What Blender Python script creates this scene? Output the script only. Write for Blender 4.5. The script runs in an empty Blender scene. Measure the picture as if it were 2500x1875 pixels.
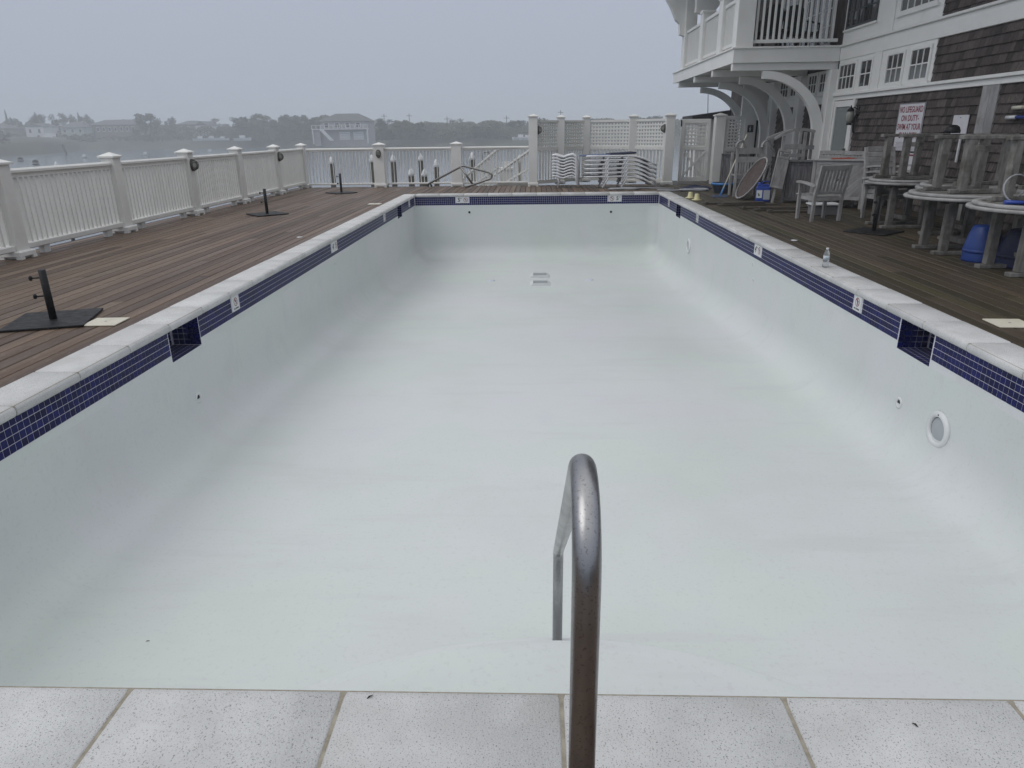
import bpy, math, random
from mathutils import Vector, Matrix
rnd = random.Random(7)
sc = bpy.context.scene
col = sc.collection
PI = math.pi
R_ = math.radians
# ------------------------------------------------------------------ camera
PITCH, YAW, ROLL, CAMH = 0.348406, 0.034973, -0.013023, 1.46
cam_d = bpy.data.cameras.new('camera')
cam_d.sensor_width = 36.0
cam_d.lens = 36.0 * 1694.09 / 2500.0
cam_d.clip_start = 0.05
cam_d.clip_end = 4000.0
cam = bpy.data.objects.new('camera', cam_d)
col.objects.link(cam)
fw = Vector((-math.sin(YAW)*math.cos(PITCH), math.cos(YAW)*math.cos(PITCH), -math.sin(PITCH)))
r0 = Vector((math.cos(YAW), math.sin(YAW), 0.0))
u0 = r0.cross(fw)
rt = math.cos(ROLL)*r0 + math.sin(ROLL)*u0
up = -math.sin(ROLL)*r0 + math.cos(ROLL)*u0
cam.matrix_world = Matrix(((rt.x, up.x, -fw.x, 0), (rt.y, up.y, -fw.y, 0), (rt.z, up.z, -fw.z, CAMH), (0, 0, 0, 1)))
sc.camera = cam
# ------------------------------------------------------------------ sky and sun
SUN_EL, SUN_AZ = R_(52), R_(245)
w = bpy.data.worlds.new('World')
sc.world = w
w.use_nodes = True
nt = w.node_tree
nt.nodes.clear()
wo = nt.nodes.new('ShaderNodeOutputWorld')
bg = nt.nodes.new('ShaderNodeBackground')
sky = nt.nodes.new('ShaderNodeTexSky')
sky.sky_type = 'NISHITA'
sky.sun_disc = False
sky.sun_elevation = SUN_EL
sky.sun_rotation = SUN_AZ
sky.dust_density = 6.0
sky.air_density = 1.0
hs = nt.nodes.new('ShaderNodeHueSaturation')
hs.inputs['Saturation'].default_value = 0.35
nt.links.new(sky.outputs[0], hs.inputs['Color'])
# even cloud layer (brighter towards the zenith, as any overcast sky) laid over the clear sky
tc = nt.nodes.new('ShaderNodeTexCoord')
sp = nt.nodes.new('ShaderNodeSeparateXYZ')
nt.links.new(tc.outputs['Generated'], sp.inputs[0])
ramp = nt.nodes.new('ShaderNodeValToRGB')
ramp.color_ramp.elements[0].position = 0.0
ramp.color_ramp.elements[0].color = (4.1, 4.65, 5.5, 1)
el = ramp.color_ramp.elements.new(0.25)
el.color = (4.6, 4.9, 6.0, 1)
ramp.color_ramp.elements[-1].position = 1.0
ramp.color_ramp.elements[-1].color = (10.0, 10.25, 10.4, 1)
nt.links.new(sp.outputs['Z'], ramp.inputs[0])
mx = nt.nodes.new('ShaderNodeMixRGB')
mx.inputs[0].default_value = 0.93
nt.links.new(hs.outputs[0], mx.inputs[1])
nt.links.new(ramp.outputs[0], mx.inputs[2])
nt.links.new(mx.outputs[0], bg.inputs['Color'])
bg.inputs['Strength'].default_value = 0.1
nt.links.new(bg.outputs[0], wo.inputs['Surface'])
sl = bpy.data.lights.new('sun', 'SUN')
sl.energy = 0.65
sl.angle = R_(40)
sl.color = (1.0, 0.98, 0.94)
so = bpy.data.objects.new('sun', sl)
col.objects.link(so)
sdir = Vector((math.sin(SUN_AZ)*math.cos(SUN_EL), math.cos(SUN_AZ)*math.cos(SUN_EL), math.sin(SUN_EL)))
so.rotation_euler = sdir.to_track_quat('Z', 'Y').to_euler()
so.location = (0, 0, 60)
vs = sc.view_settings
vs.view_transform = 'Standard'
vs.look = 'None'
vs.exposure = 0.0
vs.gamma = 1.0
vs.use_curve_mapping = False
cy = sc.cycles
cy.use_denoising = True
cy.max_bounces = 8
cy.diffuse_bounces = 3
cy.glossy_bounces = 3
cy.transmission_bounces = 6
cy.transparent_max_bounces = 8
cy.volume_bounces = 2
cy.caustics_reflective = False
cy.caustics_refractive = False
sc.render.use_persistent_data = False

# ------------------------------------------------------------------ helpers
class MB:
    """collects shapes; build() links them as one mesh object"""
    def __init__(s, off=(0, 0, 0)):
        s.v = []; s.f = []; s.sm = []; s.off = Vector(off)
    def add(s, vs_, fs, smooth=False):
        b = len(s.v)
        s.v += [tuple(Vector(p) - s.off) for p in vs_]
        s.f += [tuple(i + b for i in f) for f in fs]
        s.sm += [smooth] * len(fs)
        return s
    def box(s, x0, x1, y0, y1, z0, z1, M=None):
        vs_ = [Vector((x, y, z)) for z in (z0, z1) for y in (y0, y1) for x in (x0, x1)]
        if M is not None:
            vs_ = [M @ p for p in vs_]
        return s.add(vs_, [(0, 2, 3, 1), (4, 5, 7, 6), (0, 1, 5, 4), (2, 6, 7, 3), (0, 4, 6, 2), (1, 3, 7, 5)])
    def cbox(s, x0, x1, y0, y1, z0, z1, c=.006, M=None):
        """box with its long edges chamfered (all twelve)"""
        vs_ = []; fs = []
        X = (x0, x1); Y = (y0, y1); Z = (z0, z1); idx = {}
        for i in (0, 1):
            for j in (0, 1):
                for k in (0, 1):
                    sx, sy, sz = (1 - 2*i)*c, (1 - 2*j)*c, (1 - 2*k)*c
                    for a, p in (('x', (X[i], Y[j] + sy, Z[k] + sz)), ('y', (X[i] + sx, Y[j], Z[k] + sz)), ('z', (X[i] + sx, Y[j] + sy, Z[k]))):
                        idx[(i, j, k, a)] = len(vs_)
                        vs_.append(M @ Vector(p) if M is not None else p)
        g = lambda i, j, k, a: idx[(i, j, k, a)]
        for i in (0, 1):
            q = [g(i, 0, 0, 'x'), g(i, 1, 0, 'x'), g(i, 1, 1, 'x'), g(i, 0, 1, 'x')]; fs.append(q if i else q[::-1])
            q = [g(0, i, 0, 'y'), g(0, i, 1, 'y'), g(1, i, 1, 'y'), g(1, i, 0, 'y')]; fs.append(q if i else q[::-1])
            q = [g(0, 0, i, 'z'), g(1, 0, i, 'z'), g(1, 1, i, 'z'), g(0, 1, i, 'z')]; fs.append(q if i else q[::-1])
        for a in (0, 1):
            for b in (0, 1):
                fs.append([g(a, b, 0, 'x'), g(a, b, 1, 'x'), g(a, b, 1, 'y'), g(a, b, 0, 'y')])
                fs.append([g(a, 0, b, 'x'), g(a, 1, b, 'x'), g(a, 1, b, 'z'), g(a, 0, b, 'z')])
                fs.append([g(0, a, b, 'y'), g(1, a, b, 'y'), g(1, a, b, 'z'), g(0, a, b, 'z')])
        for i in (0, 1):
            for j in (0, 1):
                for k in (0, 1):
                    fs.append([g(i, j, k, 'x'), g(i, j, k, 'y'), g(i, j, k, 'z')])
        return s.add(vs_, fs)
    def bar(s, a, b, wd, ht, upv=(0, 0, 1)):
        """rectangular bar from a to b; wd sideways, ht along upv"""
        a = Vector(a); b = Vector(b); d = (b - a).normalized(); u = Vector(upv)
        if abs(d.dot(u)) > .98: u = Vector((0, 1, 0))
        sd = d.cross(u).normalized(); u = sd.cross(d).normalized()
        vs_ = []
        for p in (a, b):
            for i, j in ((-1, -1), (1, -1), (1, 1), (-1, 1)):
                vs_.append(p + sd*(i*wd/2) + u*(j*ht/2))
        return s.add(vs_, [(0, 1, 2, 3), (7, 6, 5, 4), (0, 4, 5, 1), (1, 5, 6, 2), (2, 6, 7, 3), (3, 7, 4, 0)])
    def tube(s, path, r, n=10, caps=True):
        P = [Vector(p) for p in path]; rings = []
        rr = r if isinstance(r, (list, tuple)) else [r]*len(P)
        t0 = (P[1] - P[0]).normalized()
        nrm = t0.orthogonal().normalized()
        vs_ = []; fs = []
        for i, p in enumerate(P):
            t = ((P[min(i + 1, len(P) - 1)] - p).normalized() + (p - P[max(i - 1, 0)]).normalized())
            t = t.normalized() if t.length > 1e-6 else t0
            nrm = (nrm - t*nrm.dot(t)).normalized(); bn = t.cross(nrm)
            for k in range(n):
                a = 2*PI*k/n
                vs_.append(p + nrm*math.cos(a)*rr[i] + bn*math.sin(a)*rr[i])
        for i in range(len(P) - 1):
            for k in range(n):
                fs.append((i*n + k, i*n + (k + 1) % n, (i + 1)*n + (k + 1) % n, (i + 1)*n + k))
        s.add(vs_, fs, True)
        if caps:
            b = len(s.v) - len(vs_)
            s.f.append(tuple(b + k for k in range(n))[::-1]); s.sm.append(False)
            s.f.append(tuple(b + (len(P) - 1)*n + k for k in range(n))); s.sm.append(False)
        return s
    def lathe(s, prof, n=24, c=(0, 0, 0), M=None, smooth=True, caps=True):
        vs_ = []; fs = []
        for (r, z) in prof:
            for k in range(n):
                a = 2*PI*k/n
                p = Vector((r*math.cos(a), r*math.sin(a), z))
                vs_.append((M @ p if M is not None else p) + Vector(c))
        m = len(prof)
        for i in range(m - 1):
            for k in range(n):
                fs.append((i*n + k, i*n + (k + 1) % n, (i + 1)*n + (k + 1) % n, (i + 1)*n + k))
        s.add(vs_, fs, smooth)
        b = len(s.v) - len(vs_)
        if caps and prof[0][0] > 1e-5: s.f.append(tuple(b + k for k in range(n))[::-1]); s.sm.append(False)
        if caps and prof[-1][0] > 1e-5: s.f.append(tuple(b + (m - 1)*n + k for k in range(n))); s.sm.append(False)
        return s
    def prism(s, poly, axis, a, b, M=None):
        """poly: 2-D outline; extruded along axis ('x','y','z') from a to b"""
        def P(p, t):
            q = {'x': (t, p[0], p[1]), 'y': (p[0], t, p[1]), 'z': (p[0], p[1], t)}[axis]
            return M @ Vector(q) if M is not None else Vector(q)
        n = len(poly)
        vs_ = [P(p, a) for p in poly] + [P(p, b) for p in poly]
        fs = [tuple(range(n))[::-1], tuple(range(n, 2*n))]
        fs += [(i, (i + 1) % n, n + (i + 1) % n, n + i) for i in range(n)]
        return s.add(vs_, fs)
    def mesh(s, name, fix=True):
        me = bpy.data.meshes.new(name)
        me.from_pydata(s.v, [], s.f)
        me.polygons.foreach_set('use_smooth', s.sm)
        me.update()
        if fix:
            import bmesh
            bm = bmesh.new(); bm.from_mesh(me)
            bmesh.ops.recalc_face_normals(bm, faces=bm.faces)
            bm.to_mesh(me); bm.free()
        return me
    def build(s, name, mat, parent=None, fix=True):
        me = s.mesh(name, fix)
        return put(name, me, mat, parent)

def put(name, me, mat=None, parent=None, loc=(0, 0, 0), rot=(0, 0, 0), scale=(1, 1, 1)):
    o = bpy.data.objects.new(name, me)
    col.objects.link(o)
    if mat is not None and not me.materials:
        me.materials.append(mat)
    o.location = loc; o.rotation_euler = rot; o.scale = scale
    if parent is not None: o.parent = parent
    return o

def tag(o, label=None, cat=None, group=None, kind=None):
    if label: o['label'] = label
    if cat: o['category'] = cat
    if group: o['group'] = group
    if kind: o['kind'] = kind
    return o

def root(name, label, cat, loc=(0, 0, 0), rz=0.0, group=None, rot=None):
    o = bpy.data.objects.new(name, None)
    o.empty_display_size = .1
    col.objects.link(o)
    o.location = loc
    o.rotation_euler = rot if rot else (0, 0, rz)
    return tag(o, label, cat, group)

def structure(name, loc=(0, 0, 0)):
    o = bpy.data.objects.new(name, None); col.objects.link(o); o.location = loc
    o['kind'] = 'structure'
    return o

KIDS = {}
def clone(o, parent=None):
    c = o.copy(); col.objects.link(c)
    if parent is not None: c.parent = parent
    for ch in [k for k in o.children]:
        clone(ch, c)
    return c

def text(name, body, mat, parent, M, size, align='CENTER', width=1.0):
    cu = bpy.data.curves.new(name, 'FONT')
    cu.body = body; cu.size = size; cu.align_x = align; cu.align_y = 'CENTER'
    cu.extrude = .0006; cu.resolution_u = 3; cu.offset = size*.02
    cu.materials.append(mat)
    tmp = bpy.data.objects.new('tmp', cu)
    me = bpy.data.meshes.new_from_object(tmp); me.name = name
    bpy.data.objects.remove(tmp)
    o = bpy.data.objects.new(name, me); col.objects.link(o)
    o.parent = parent
    o.matrix_local = M @ Matrix.Diagonal((width, 1, 1, 1))
    return o

# ------------------------------------------------------------------ materials
def M(name, c1, c2=None, rough=.6, rough2=None, vscale=4., stretch=(1, 1, 1), bump=0., bscale=60., bstretch=None, rand=0., metal=0., spec=.5,
      speck=None, spscale=300., spamt=.5, island=False, detail=4., lo=.35, hi=.65, stain=None, stscale=1.2, stlo=.55, sthi=.7, coat=0., bdist=.01, streak=None, stk=(.3, 2.2, 1.), stksc=1.6, stkamt=.5):
    m = bpy.data.materials.new(name); m.use_nodes = True
    n = m.node_tree.nodes; l = m.node_tree.links
    b = n['Principled BSDF']
    b.inputs['Metallic'].default_value = metal
    b.inputs['Specular IOR Level'].default_value = spec
    b.inputs['Coat Weight'].default_value = coat
    b.inputs['Coat Roughness'].default_value = .15
    tc = n.new('ShaderNodeTexCoord'); oi = n.new('ShaderNodeObjectInfo')
    rv = oi.outputs['Random']
    if island:
        ge = n.new('ShaderNodeNewGeometry'); ad = n.new('ShaderNodeMath'); ad.operation = 'ADD'
        l.new(oi.outputs['Random'], ad.inputs[0]); l.new(ge.outputs['Random Per Island'], ad.inputs[1])
        fr = n.new('ShaderNodeMath'); fr.operation = 'FRACT'; l.new(ad.outputs[0], fr.inputs[0]); rv = fr.outputs[0]
    off = n.new('ShaderNodeVectorMath'); off.operation = 'SCALE'; off.inputs[0].default_value = (37.3, 21.7, 53.9)
    l.new(rv, off.inputs['Scale'])
    pos = n.new('ShaderNodeVectorMath'); pos.operation = 'ADD'
    l.new(tc.outputs['Object'], pos.inputs[0]); l.new(off.outputs[0], pos.inputs[1])
    def mapped(st):
        mp = n.new('ShaderNodeMapping'); mp.inputs['Scale'].default_value = st
        l.new((pos if st is not stretch or rand or island else pos).outputs[0], mp.inputs[0]); return mp.outputs[0]
    def noise(sca, st, det=detail, ro=.6):
        t = n.new('ShaderNodeTexNoise'); t.inputs['Scale'].default_value = sca; t.inputs['Detail'].default_value = det
        t.inputs['Roughness'].default_value = ro; l.new(mapped(st), t.inputs['Vector']); return t.outputs['Fac']
    def rng(v, a, b_, c=0., d=1.):
        t = n.new('ShaderNodeMapRange'); t.inputs[1].default_value = a; t.inputs[2].default_value = b_
        t.inputs[3].default_value = c; t.inputs[4].default_value = d; l.new(v, t.inputs[0]); return t.outputs[0]
    def mix(f, a, b_, mode='MIX'):
        t = n.new('ShaderNodeMixRGB'); t.blend_type = mode
        if isinstance(f, float): t.inputs[0].default_value = f
        else: l.new(f, t.inputs[0])
        for i, q in ((1, a), (2, b_)):
            if isinstance(q, tuple): t.inputs[i].default_value = q + (1,)
            else: l.new(q, t.inputs[i])
        return t.outputs[0]
    c = c1
    vf = None
    if c2 is not None:
        vf = rng(noise(vscale, stretch), lo, hi)
        c = mix(vf, c1, c2)
    if stain is not None:
        c = mix(rng(noise(stscale, (1, 1, 1), 5.), stlo, sthi, 0., .85), c, stain)
    if streak is not None:
        c = mix(rng(noise(stksc, stk, 6., .7), .54, .66, 0., stkamt), c, streak)
        c = mix(rng(noise(stksc*.6, (1.3, .8, 1), 6., .7), .56, .72, 0., stkamt), c, (.625, .64, .685))
    if speck is not None:
        c = mix(rng(noise(spscale, (1, 1, 1), 2.), .58, .68, 0., spamt), c, speck)
    if rand:
        c = mix(1.0, c, mix(rv, (1 - rand,)*3, (1 + rand,)*3), 'MULTIPLY')
    if isinstance(c, tuple): b.inputs['Base Color'].default_value = c + (1,)
    else: l.new(c, b.inputs['Base Color'])
    if rough2 is not None:
        l.new(rng(noise(vscale*.7, stretch), .35, .65, rough, rough2), b.inputs['Roughness'])
    else: b.inputs['Roughness'].default_value = rough
    if bump:
        bn = n.new('ShaderNodeBump'); bn.inputs['Strength'].default_value = bump; bn.inputs['Distance'].default_value = bdist
        l.new(noise(bscale, bstretch or stretch, 5.), bn.inputs['Height']); l.new(bn.outputs[0], b.inputs['Normal'])
    return m

MT = dict(
    plaster=M('white_pool_plaster', (.645, .695, .66), (.67, .685, .70), rough=.5, rough2=.28, vscale=.55, bump=.02, bscale=5., bstretch=(.5, 1.6, 1), spec=.35, stain=(.60, .63, .60), stscale=.7, stlo=.5, sthi=.85, speck=(.42, .41, .39), spscale=40., spamt=.14, streak=(.60, .615, .615), stkamt=.46),
    grout=M('tile_grout', (.66, .65, .72), (.55, .54, .60), rough=.8, vscale=20),
    tile=M('cobalt_tile', (.004, .006, .058), (.007, .010, .092), rough=.3, vscale=8, rand=.35, island=True, spec=.12),
    coping=M('cast_stone_coping', (.54, .54, .535), (.63, .63, .625), rough=.8, vscale=5, bump=.55, bscale=140, rand=.07, speck=(.20, .195, .19), spscale=230, spamt=.9, stain=(.47, .455, .43), stscale=2.2, stlo=.55, sthi=.78, bdist=.006),
    mortar=M('mortar', (.25, .225, .18), (.36, .33, .27), rough=.9, vscale=30, bump=.3, bscale=90),
    deck=M('brown_composite_decking', (.078, .048, .031), (.150, .099, .067), rough=.6, rough2=.42, spec=.25, vscale=1.2, stretch=(6, .5, 1), bump=.12, bscale=5, bstretch=(14, .4, 1), rand=.26, stain=(.17, .132, .10), stscale=.8, stlo=.46, sthi=.72, speck=(.3, .26, .22), spscale=60, spamt=.25),
    deck_algae_shade=M('shaded_algae_decking', (.042, .031, .021), (.082, .060, .042), rough=.65, rough2=.45, spec=.25, vscale=1.2, stretch=(6, .5, 1), bump=.12, bscale=5, bstretch=(14, .4, 1), rand=.24, stain=(.050, .047, .022), stscale=.7, stlo=.40, sthi=.62, speck=(.16, .13, .1), spscale=60, spamt=.25),  # green algae stain; the darker base also holds the clubhouse's shade
    gap_shade=M('plank_gap_shade', (.02, .016, .013), rough=.9),  # near-black colour stands in for shade between the planks
    white=M('white_paint', (.74, .735, .70), (.78, .775, .74), rough=.45, vscale=3, rand=.03, stain=(.60, .595, .55), stscale=1.6, stlo=.58, sthi=.85, bump=.05, bscale=40),
    whitedirty=M('weathered_white_paint', (.50, .505, .49), (.60, .60, .585), rough=.55, vscale=4, rand=.05, stain=(.36, .36, .33), stscale=2.0, stlo=.52, sthi=.8, bump=.08, bscale=40),
    trim=M('clubhouse_white_trim', (.80, .80, .77), (.84, .84, .81), rough=.5, vscale=2.5, stain=(.68, .675, .64), stscale=1.2, stlo=.56, sthi=.85, bump=.04, bscale=30),
    shingle=M('weathered_cedar_shingle', (.042, .034, .031), (.118, .098, .090), rough=.85, vscale=4, stretch=(1, 6, .7), bump=.4, bscale=14, bstretch=(1, 12, .6), rand=.5, island=True, stain=(.045, .034, .029), stscale=2.5, stlo=.5, sthi=.8),
    teak=M('grey_weathered_teak', (.27, .265, .26), (.37, .365, .36), rough=.75, vscale=4, stretch=(2, 2, 1), bump=.3, bscale=30, rand=.12, stain=(.14, .125, .10), stscale=3, stlo=.56, sthi=.8),
    teakdark=M('shaded_mossy_teak', (.13, .122, .11), (.235, .228, .215), rough=.8, vscale=4, stretch=(3, 3, 1), bump=.35, bscale=30, rand=.15, stain=(.05, .046, .028), stscale=5, stlo=.48, sthi=.75),  # mossy weathered teak, its colour darkened for the shade under the tables
    cabinet=M('grey_cabinet_board', (.075, .073, .077), (.155, .152, .16), rough=.75, vscale=5, stretch=(6, 6, .7), bump=.3, bscale=20, rand=.14, stain=(.08, .075, .068), stscale=3, stlo=.5, sthi=.8),
    iron=M('black_iron', (.005, .005, .006), (.009, .009, .010), rough=.45, rough2=.6, vscale=20, bump=.1, bscale=80, speck=(.06, .06, .065), spscale=40, spamt=.25, spec=.3),
    steel=M('worn_stainless_steel', (.42, .42, .425), (.34, .34, .345), rough=.28, rough2=.42, vscale=9, metal=1., speck=(.17, .16, .15), spscale=190, spamt=.6, bump=.03, bscale=200),
    steeldark=M('dull_steel_tube', (.22, .21, .20), (.30, .29, .28), rough=.4, vscale=9, metal=1., speck=(.1, .08, .06), spscale=60, spamt=.5),
    alu=M('white_powder_coat', (.78, .79, .81), (.82, .83, .84), rough=.4, vscale=6, rand=.05),
    sling=M('blue_grey_sling_fabric', (.17, .20, .28), (.13, .155, .225), rough=.85, vscale=5, rand=.1),
    navy=M('navy_fabric', (.012, .016, .045), (.02, .026, .07), rough=.85, vscale=9),
    cream=M('cream_plastic', (.58, .545, .44), (.66, .63, .53), rough=.5, vscale=4, stain=(.48, .44, .34), stscale=6, stlo=.55, sthi=.8),
    wplastic=M('white_plastic', (.72, .735, .74), (.66, .675, .68), rough=.35, vscale=6),
    gplastic=M('grey_plastic_grille', (.40, .43, .45), rough=.5),
    hole=M('dark_opening', (.02, .022, .024), rough=.9),
    blue=M('blue_plastic', (.012, .04, .26), (.02, .06, .33), rough=.3, vscale=6, spec=.5),
    bluebag=M('blue_tarpaulin', (.006, .010, .045), (.010, .018, .085), rough=.4, rough2=.6, vscale=5, bump=.5, bscale=9, bdist=.03),
    lightblue=M('light_blue_plastic', (.05, .22, .55), (.04, .17, .45), rough=.4, vscale=5),
    yellow=M('pale_yellow_plastic', (.62, .57, .32), rough=.4),
    glassdark=M('dark_window_glass', (.018, .021, .022), (.035, .038, .038), rough=.07, vscale=1.5, spec=.6),
    glasscurtain=M('curtained_window_glass', (.10, .105, .105), (.17, .18, .175), rough=.1, vscale=2, spec=.6),
    doorglass=M('frosted_door_glass', (.17, .20, .195), (.21, .24, .235), rough=.12, vscale=1., spec=.6),
    sashdark=M('dark_green_sash', (.045, .05, .052), rough=.5),
    signred=M('sign_red_print', (.24, .035, .055), rough=.6),
    signink=M('sign_dark_print', (.03, .03, .035), rough=.6),
    signgrey=M('sign_small_print', (.30, .29, .31), rough=.7),
    signboard=M('white_sign_board', (.70, .69, .71), (.64, .63, .66), rough=.45, vscale=5),
    red=M('red_plastic', (.36, .06, .035), rough=.5),
    lampmetal=M('weathered_bronze_lamp', (.055, .052, .045), (.10, .095, .085), rough=.5, vscale=20, metal=.4),
    lampglass=M('cloudy_lamp_glass', (.30, .30, .27), rough=.2),
    lead=M('dark_leaf', (.02, .018, .012), rough=.8),
    disc=M('brown_tabletop_planks', (.060, .040, .034), (.10, .072, .064), rough=.7, vscale=4, stretch=(8, 1, 1), bump=.3, bscale=12, rand=.12),
    wetplank=M('wet_dark_board', (.030, .022, .016), (.085, .07, .05), rough=.5, vscale=4, stretch=(1, 9, 1), bump=.3, bscale=20, rand=.25),
    hose=M('grey_rubber_hose', (.34, .35, .37), rough=.5),
    water=None, shore=M('muddy_shore', (.040, .038, .034), (.070, .066, .054), rough=.9, vscale=.12, stain=(.045, .058, .03), stscale=.05, stlo=.45, sthi=.6),
    leaf=M('dull_green_foliage', (.036, .048, .024), (.066, .076, .040), rough=.85, vscale=.5, rand=.25, island=True),
    leafolive=M('olive_foliage', (.060, .062, .034), (.10, .098, .058), rough=.85, vscale=.5, rand=.25, island=True),
    leafbrown=M('bare_brown_twigs', (.060, .050, .043), (.095, .082, .07), rough=.9, vscale=.5, rand=.25, island=True),
    bark=M('dark_bark', (.045, .038, .032), (.08, .07, .06), rough=.95, vscale=6),
    roof=M('grey_shingle_roof', (.085, .085, .09), (.13, .13, .135), rough=.9, vscale=.6),
    hgrey=M('grey_house_siding', (.30, .30, .31), (.36, .36, .37), rough=.9, vscale=.6),
    hwhite=M('white_house_paint', (.60, .61, .62), (.66, .66, .67), rough=.8, vscale=.5),
    hbrown=M('brown_shingle_siding', (.16, .135, .12), (.21, .18, .16), rough=.9, vscale=.5),
    hgreen=M('pale_green_siding', (.33, .40, .37), (.38, .44, .41), rough=.9, vscale=.5),
    piling=M('creosote_piling', (.035, .032, .028), (.07, .066, .058), rough=.9, vscale=5, bump=.3, bscale=12),
    dockwood=M('bleached_dock_board', (.42, .41, .39), (.52, .51, .49), rough=.9, vscale=3, rand=.1),
)
def water_mat():
    m = bpy.data.materials.new('harbour_water'); m.use_nodes = True
    n = m.node_tree.nodes; l = m.node_tree.links; b = n['Principled BSDF']
    b.inputs['Base Color'].default_value = (.11, .13, .145, 1)
    b.inputs['Roughness'].default_value = .12; b.inputs['IOR'].default_value = 1.33
    tc = n.new('ShaderNodeTexCoord'); mp = n.new('ShaderNodeMapping'); mp.inputs['Scale'].default_value = (.35, 1.1, 1)
    l.new(tc.outputs['Object'], mp.inputs[0])
    t = n.new('ShaderNodeTexNoise'); t.inputs['Scale'].default_value = 1.6; t.inputs['Detail'].default_value = 6
    l.new(mp.outputs[0], t.inputs['Vector'])
    bn = n.new('ShaderNodeBump'); bn.inputs['Strength'].default_value = .15; bn.inputs['Distance'].default_value = .08
    l.new(t.outputs['Fac'], bn.inputs['Height']); l.new(bn.outputs[0], b.inputs['Normal'])
    return m
MT['water'] = water_mat()
def clear_mat():
    m = bpy.data.materials.new('clear_bottle_plastic'); m.use_nodes = True
    b = m.node_tree.nodes['Principled BSDF']
    b.inputs['Base Color'].default_value = (.88, .92, .95, 1); b.inputs['Transmission Weight'].default_value = .8
    b.inputs['Roughness'].default_value = .08; b.inputs['IOR'].default_value = 1.2
    return m
MT['clear'] = clear_mat()

def proj(p):
    """size in the picture: returns (x, y, depth) in photo pixels (2500 wide)"""
    d = Vector(p) - Vector((0, 0, CAMH)); z = d.dot(fw)
    if z < .05: return (-9999, -9999, z)
    return (1250 + 1694.09*d.dot(rt)/z, 937.5 - 1694.09*d.dot(up)/z, z)
def inframe(p, m=20):
    x, y, z = proj(p)
    return z > .05 and -m < x < 2500 + m and -m < y < 1875 + m
# ------------------------------------------------------------------ pool
XL, XR, YN, YF = -3.05, 3.13, 1.56, 18.06
ZB, ZT = -.272, -.066           # bottom and top of the waterline tile band
ROW = (ZT - ZB)/4
def zfloor(y):
    pts = [(YN, -1.08), (5., -1.16), (10.2, -1.34), (15.2, -1.62), (YF, -1.64)]
    for (a, za), (b, zb) in zip(pts, pts[1:]):
        if y <= b:
            t = max(0., (y - a)/(b - a)); return za + (zb - za)*t
    return pts[-1][1]
shell = structure('pool_shell')
# niches: (side, y0, y1)
NICH = [('l', 5.47, 6.01), ('r', 5.33, 5.85), ('l', 15.75, 16.25), ('r', 15.35, 15.85)]
NB = -.335
def segs(side):
    y = YN; out = []
    for s_, a, b in sorted(n_ for n_ in NICH if n_[0] == side):
        out.append((y, a)); y = b
    out.append((y, YF)); return out
def shell_mesh():
    mb = MB()
    # rings: (inset from wall, height above floor) with a cove
    Rc = .42
    ins = [(0, None)] + [(Rc*(1 - math.cos(a*PI/2/10)), Rc*(1 - math.sin(a*PI/2/10))) for a in range(0, 11)]
    ys = [YN + (YF - YN)*i/44 for i in range(45)]; xs = [XL + (XR - XL)*i/20 for i in range(21)]
    per = [(XL, y) for y in ys] + [(x, YF) for x in xs[1:]] + [(XR, y) for y in ys[::-1][1:]] + [(x, YN) for x in xs[::-1][1:-1]]
    n = len(per); vs_ = []; fs = []
    cx, cy_ = (XL + XR)/2, (YN + YF)/2
    for (d, h) in ins:
        fx = ((XR - XL)/2 - d)/((XR - XL)/2); fy = ((YF - YN)/2 - d)/((YF - YN)/2)
        for (x, y) in per:
            X = cx + (x - cx)*fx; Y = cy_ + (y - cy_)*fy
            z = NB if h is None else zfloor(Y) + h
            vs_.append((X, Y, z))
    for i in range(len(ins) - 1):
        for k in range(n):
            fs.append((i*n + k, i*n + (k + 1) % n, (i + 1)*n + (k + 1) % n, (i + 1)*n + k))
    mb.add(vs_, fs, True)
    # floor grid inside the cove
    d = Rc; fx = ((XR - XL)/2 - d)/((XR - XL)/2); fy = ((YF - YN)/2 - d)/((YF - YN)/2)
    g = []; gf = []
    for y in ys:
        for x in xs:
            X = cx + (x - cx)*fx; Y = cy_ + (y - cy_)*fy
            g.append((X, Y, zfloor(Y)))
    for j in range(44):
        for i in range(20):
            gf.append((j*21 + i, j*21 + i + 1, (j + 1)*21 + i + 1, (j + 1)*21 + i))
    mb.add(g, gf, True)
    return mb
sh = shell_mesh().build('plaster_basin', MT['plaster'], shell)
import bmesh as _bm
_b = _bm.new(); _b.from_mesh(sh.data); _bm.ops.remove_doubles(_b, verts=_b.verts, dist=.0005); _bm.ops.recalc_face_normals(_b, faces=_b.faces); _bm.ops.reverse_faces(_b, faces=_b.faces); _b.to_mesh(sh.data); _b.free()
mb = MB(); mg = MB(); T_ = .12
for side, X, s in (('l', XL, -1), ('r', XR, 1)):
    for a, b in segs(side):
        x0, x1 = sorted((X, X + s*T_))
        mb.box(x0, x1, a, b, NB, ZB); mg.box(x0, x1, a, b, ZB, ZT + .004)
mb.box(XL - T_, XR + T_, YF, YF + T_, NB, ZB); mg.box(XL - T_, XR + T_, YF, YF + T_, ZB, ZT + .004)
mb.box(XL - T_, XR + T_, YN - T_, YN, NB, ZB); mg.box(XL - T_, XR + T_, YN - T_, YN, ZB, ZT + .004)
mb.build('plaster_lip', MT['plaster'], shell)
mg.build('grout_bed', MT['grout'], shell)
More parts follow.
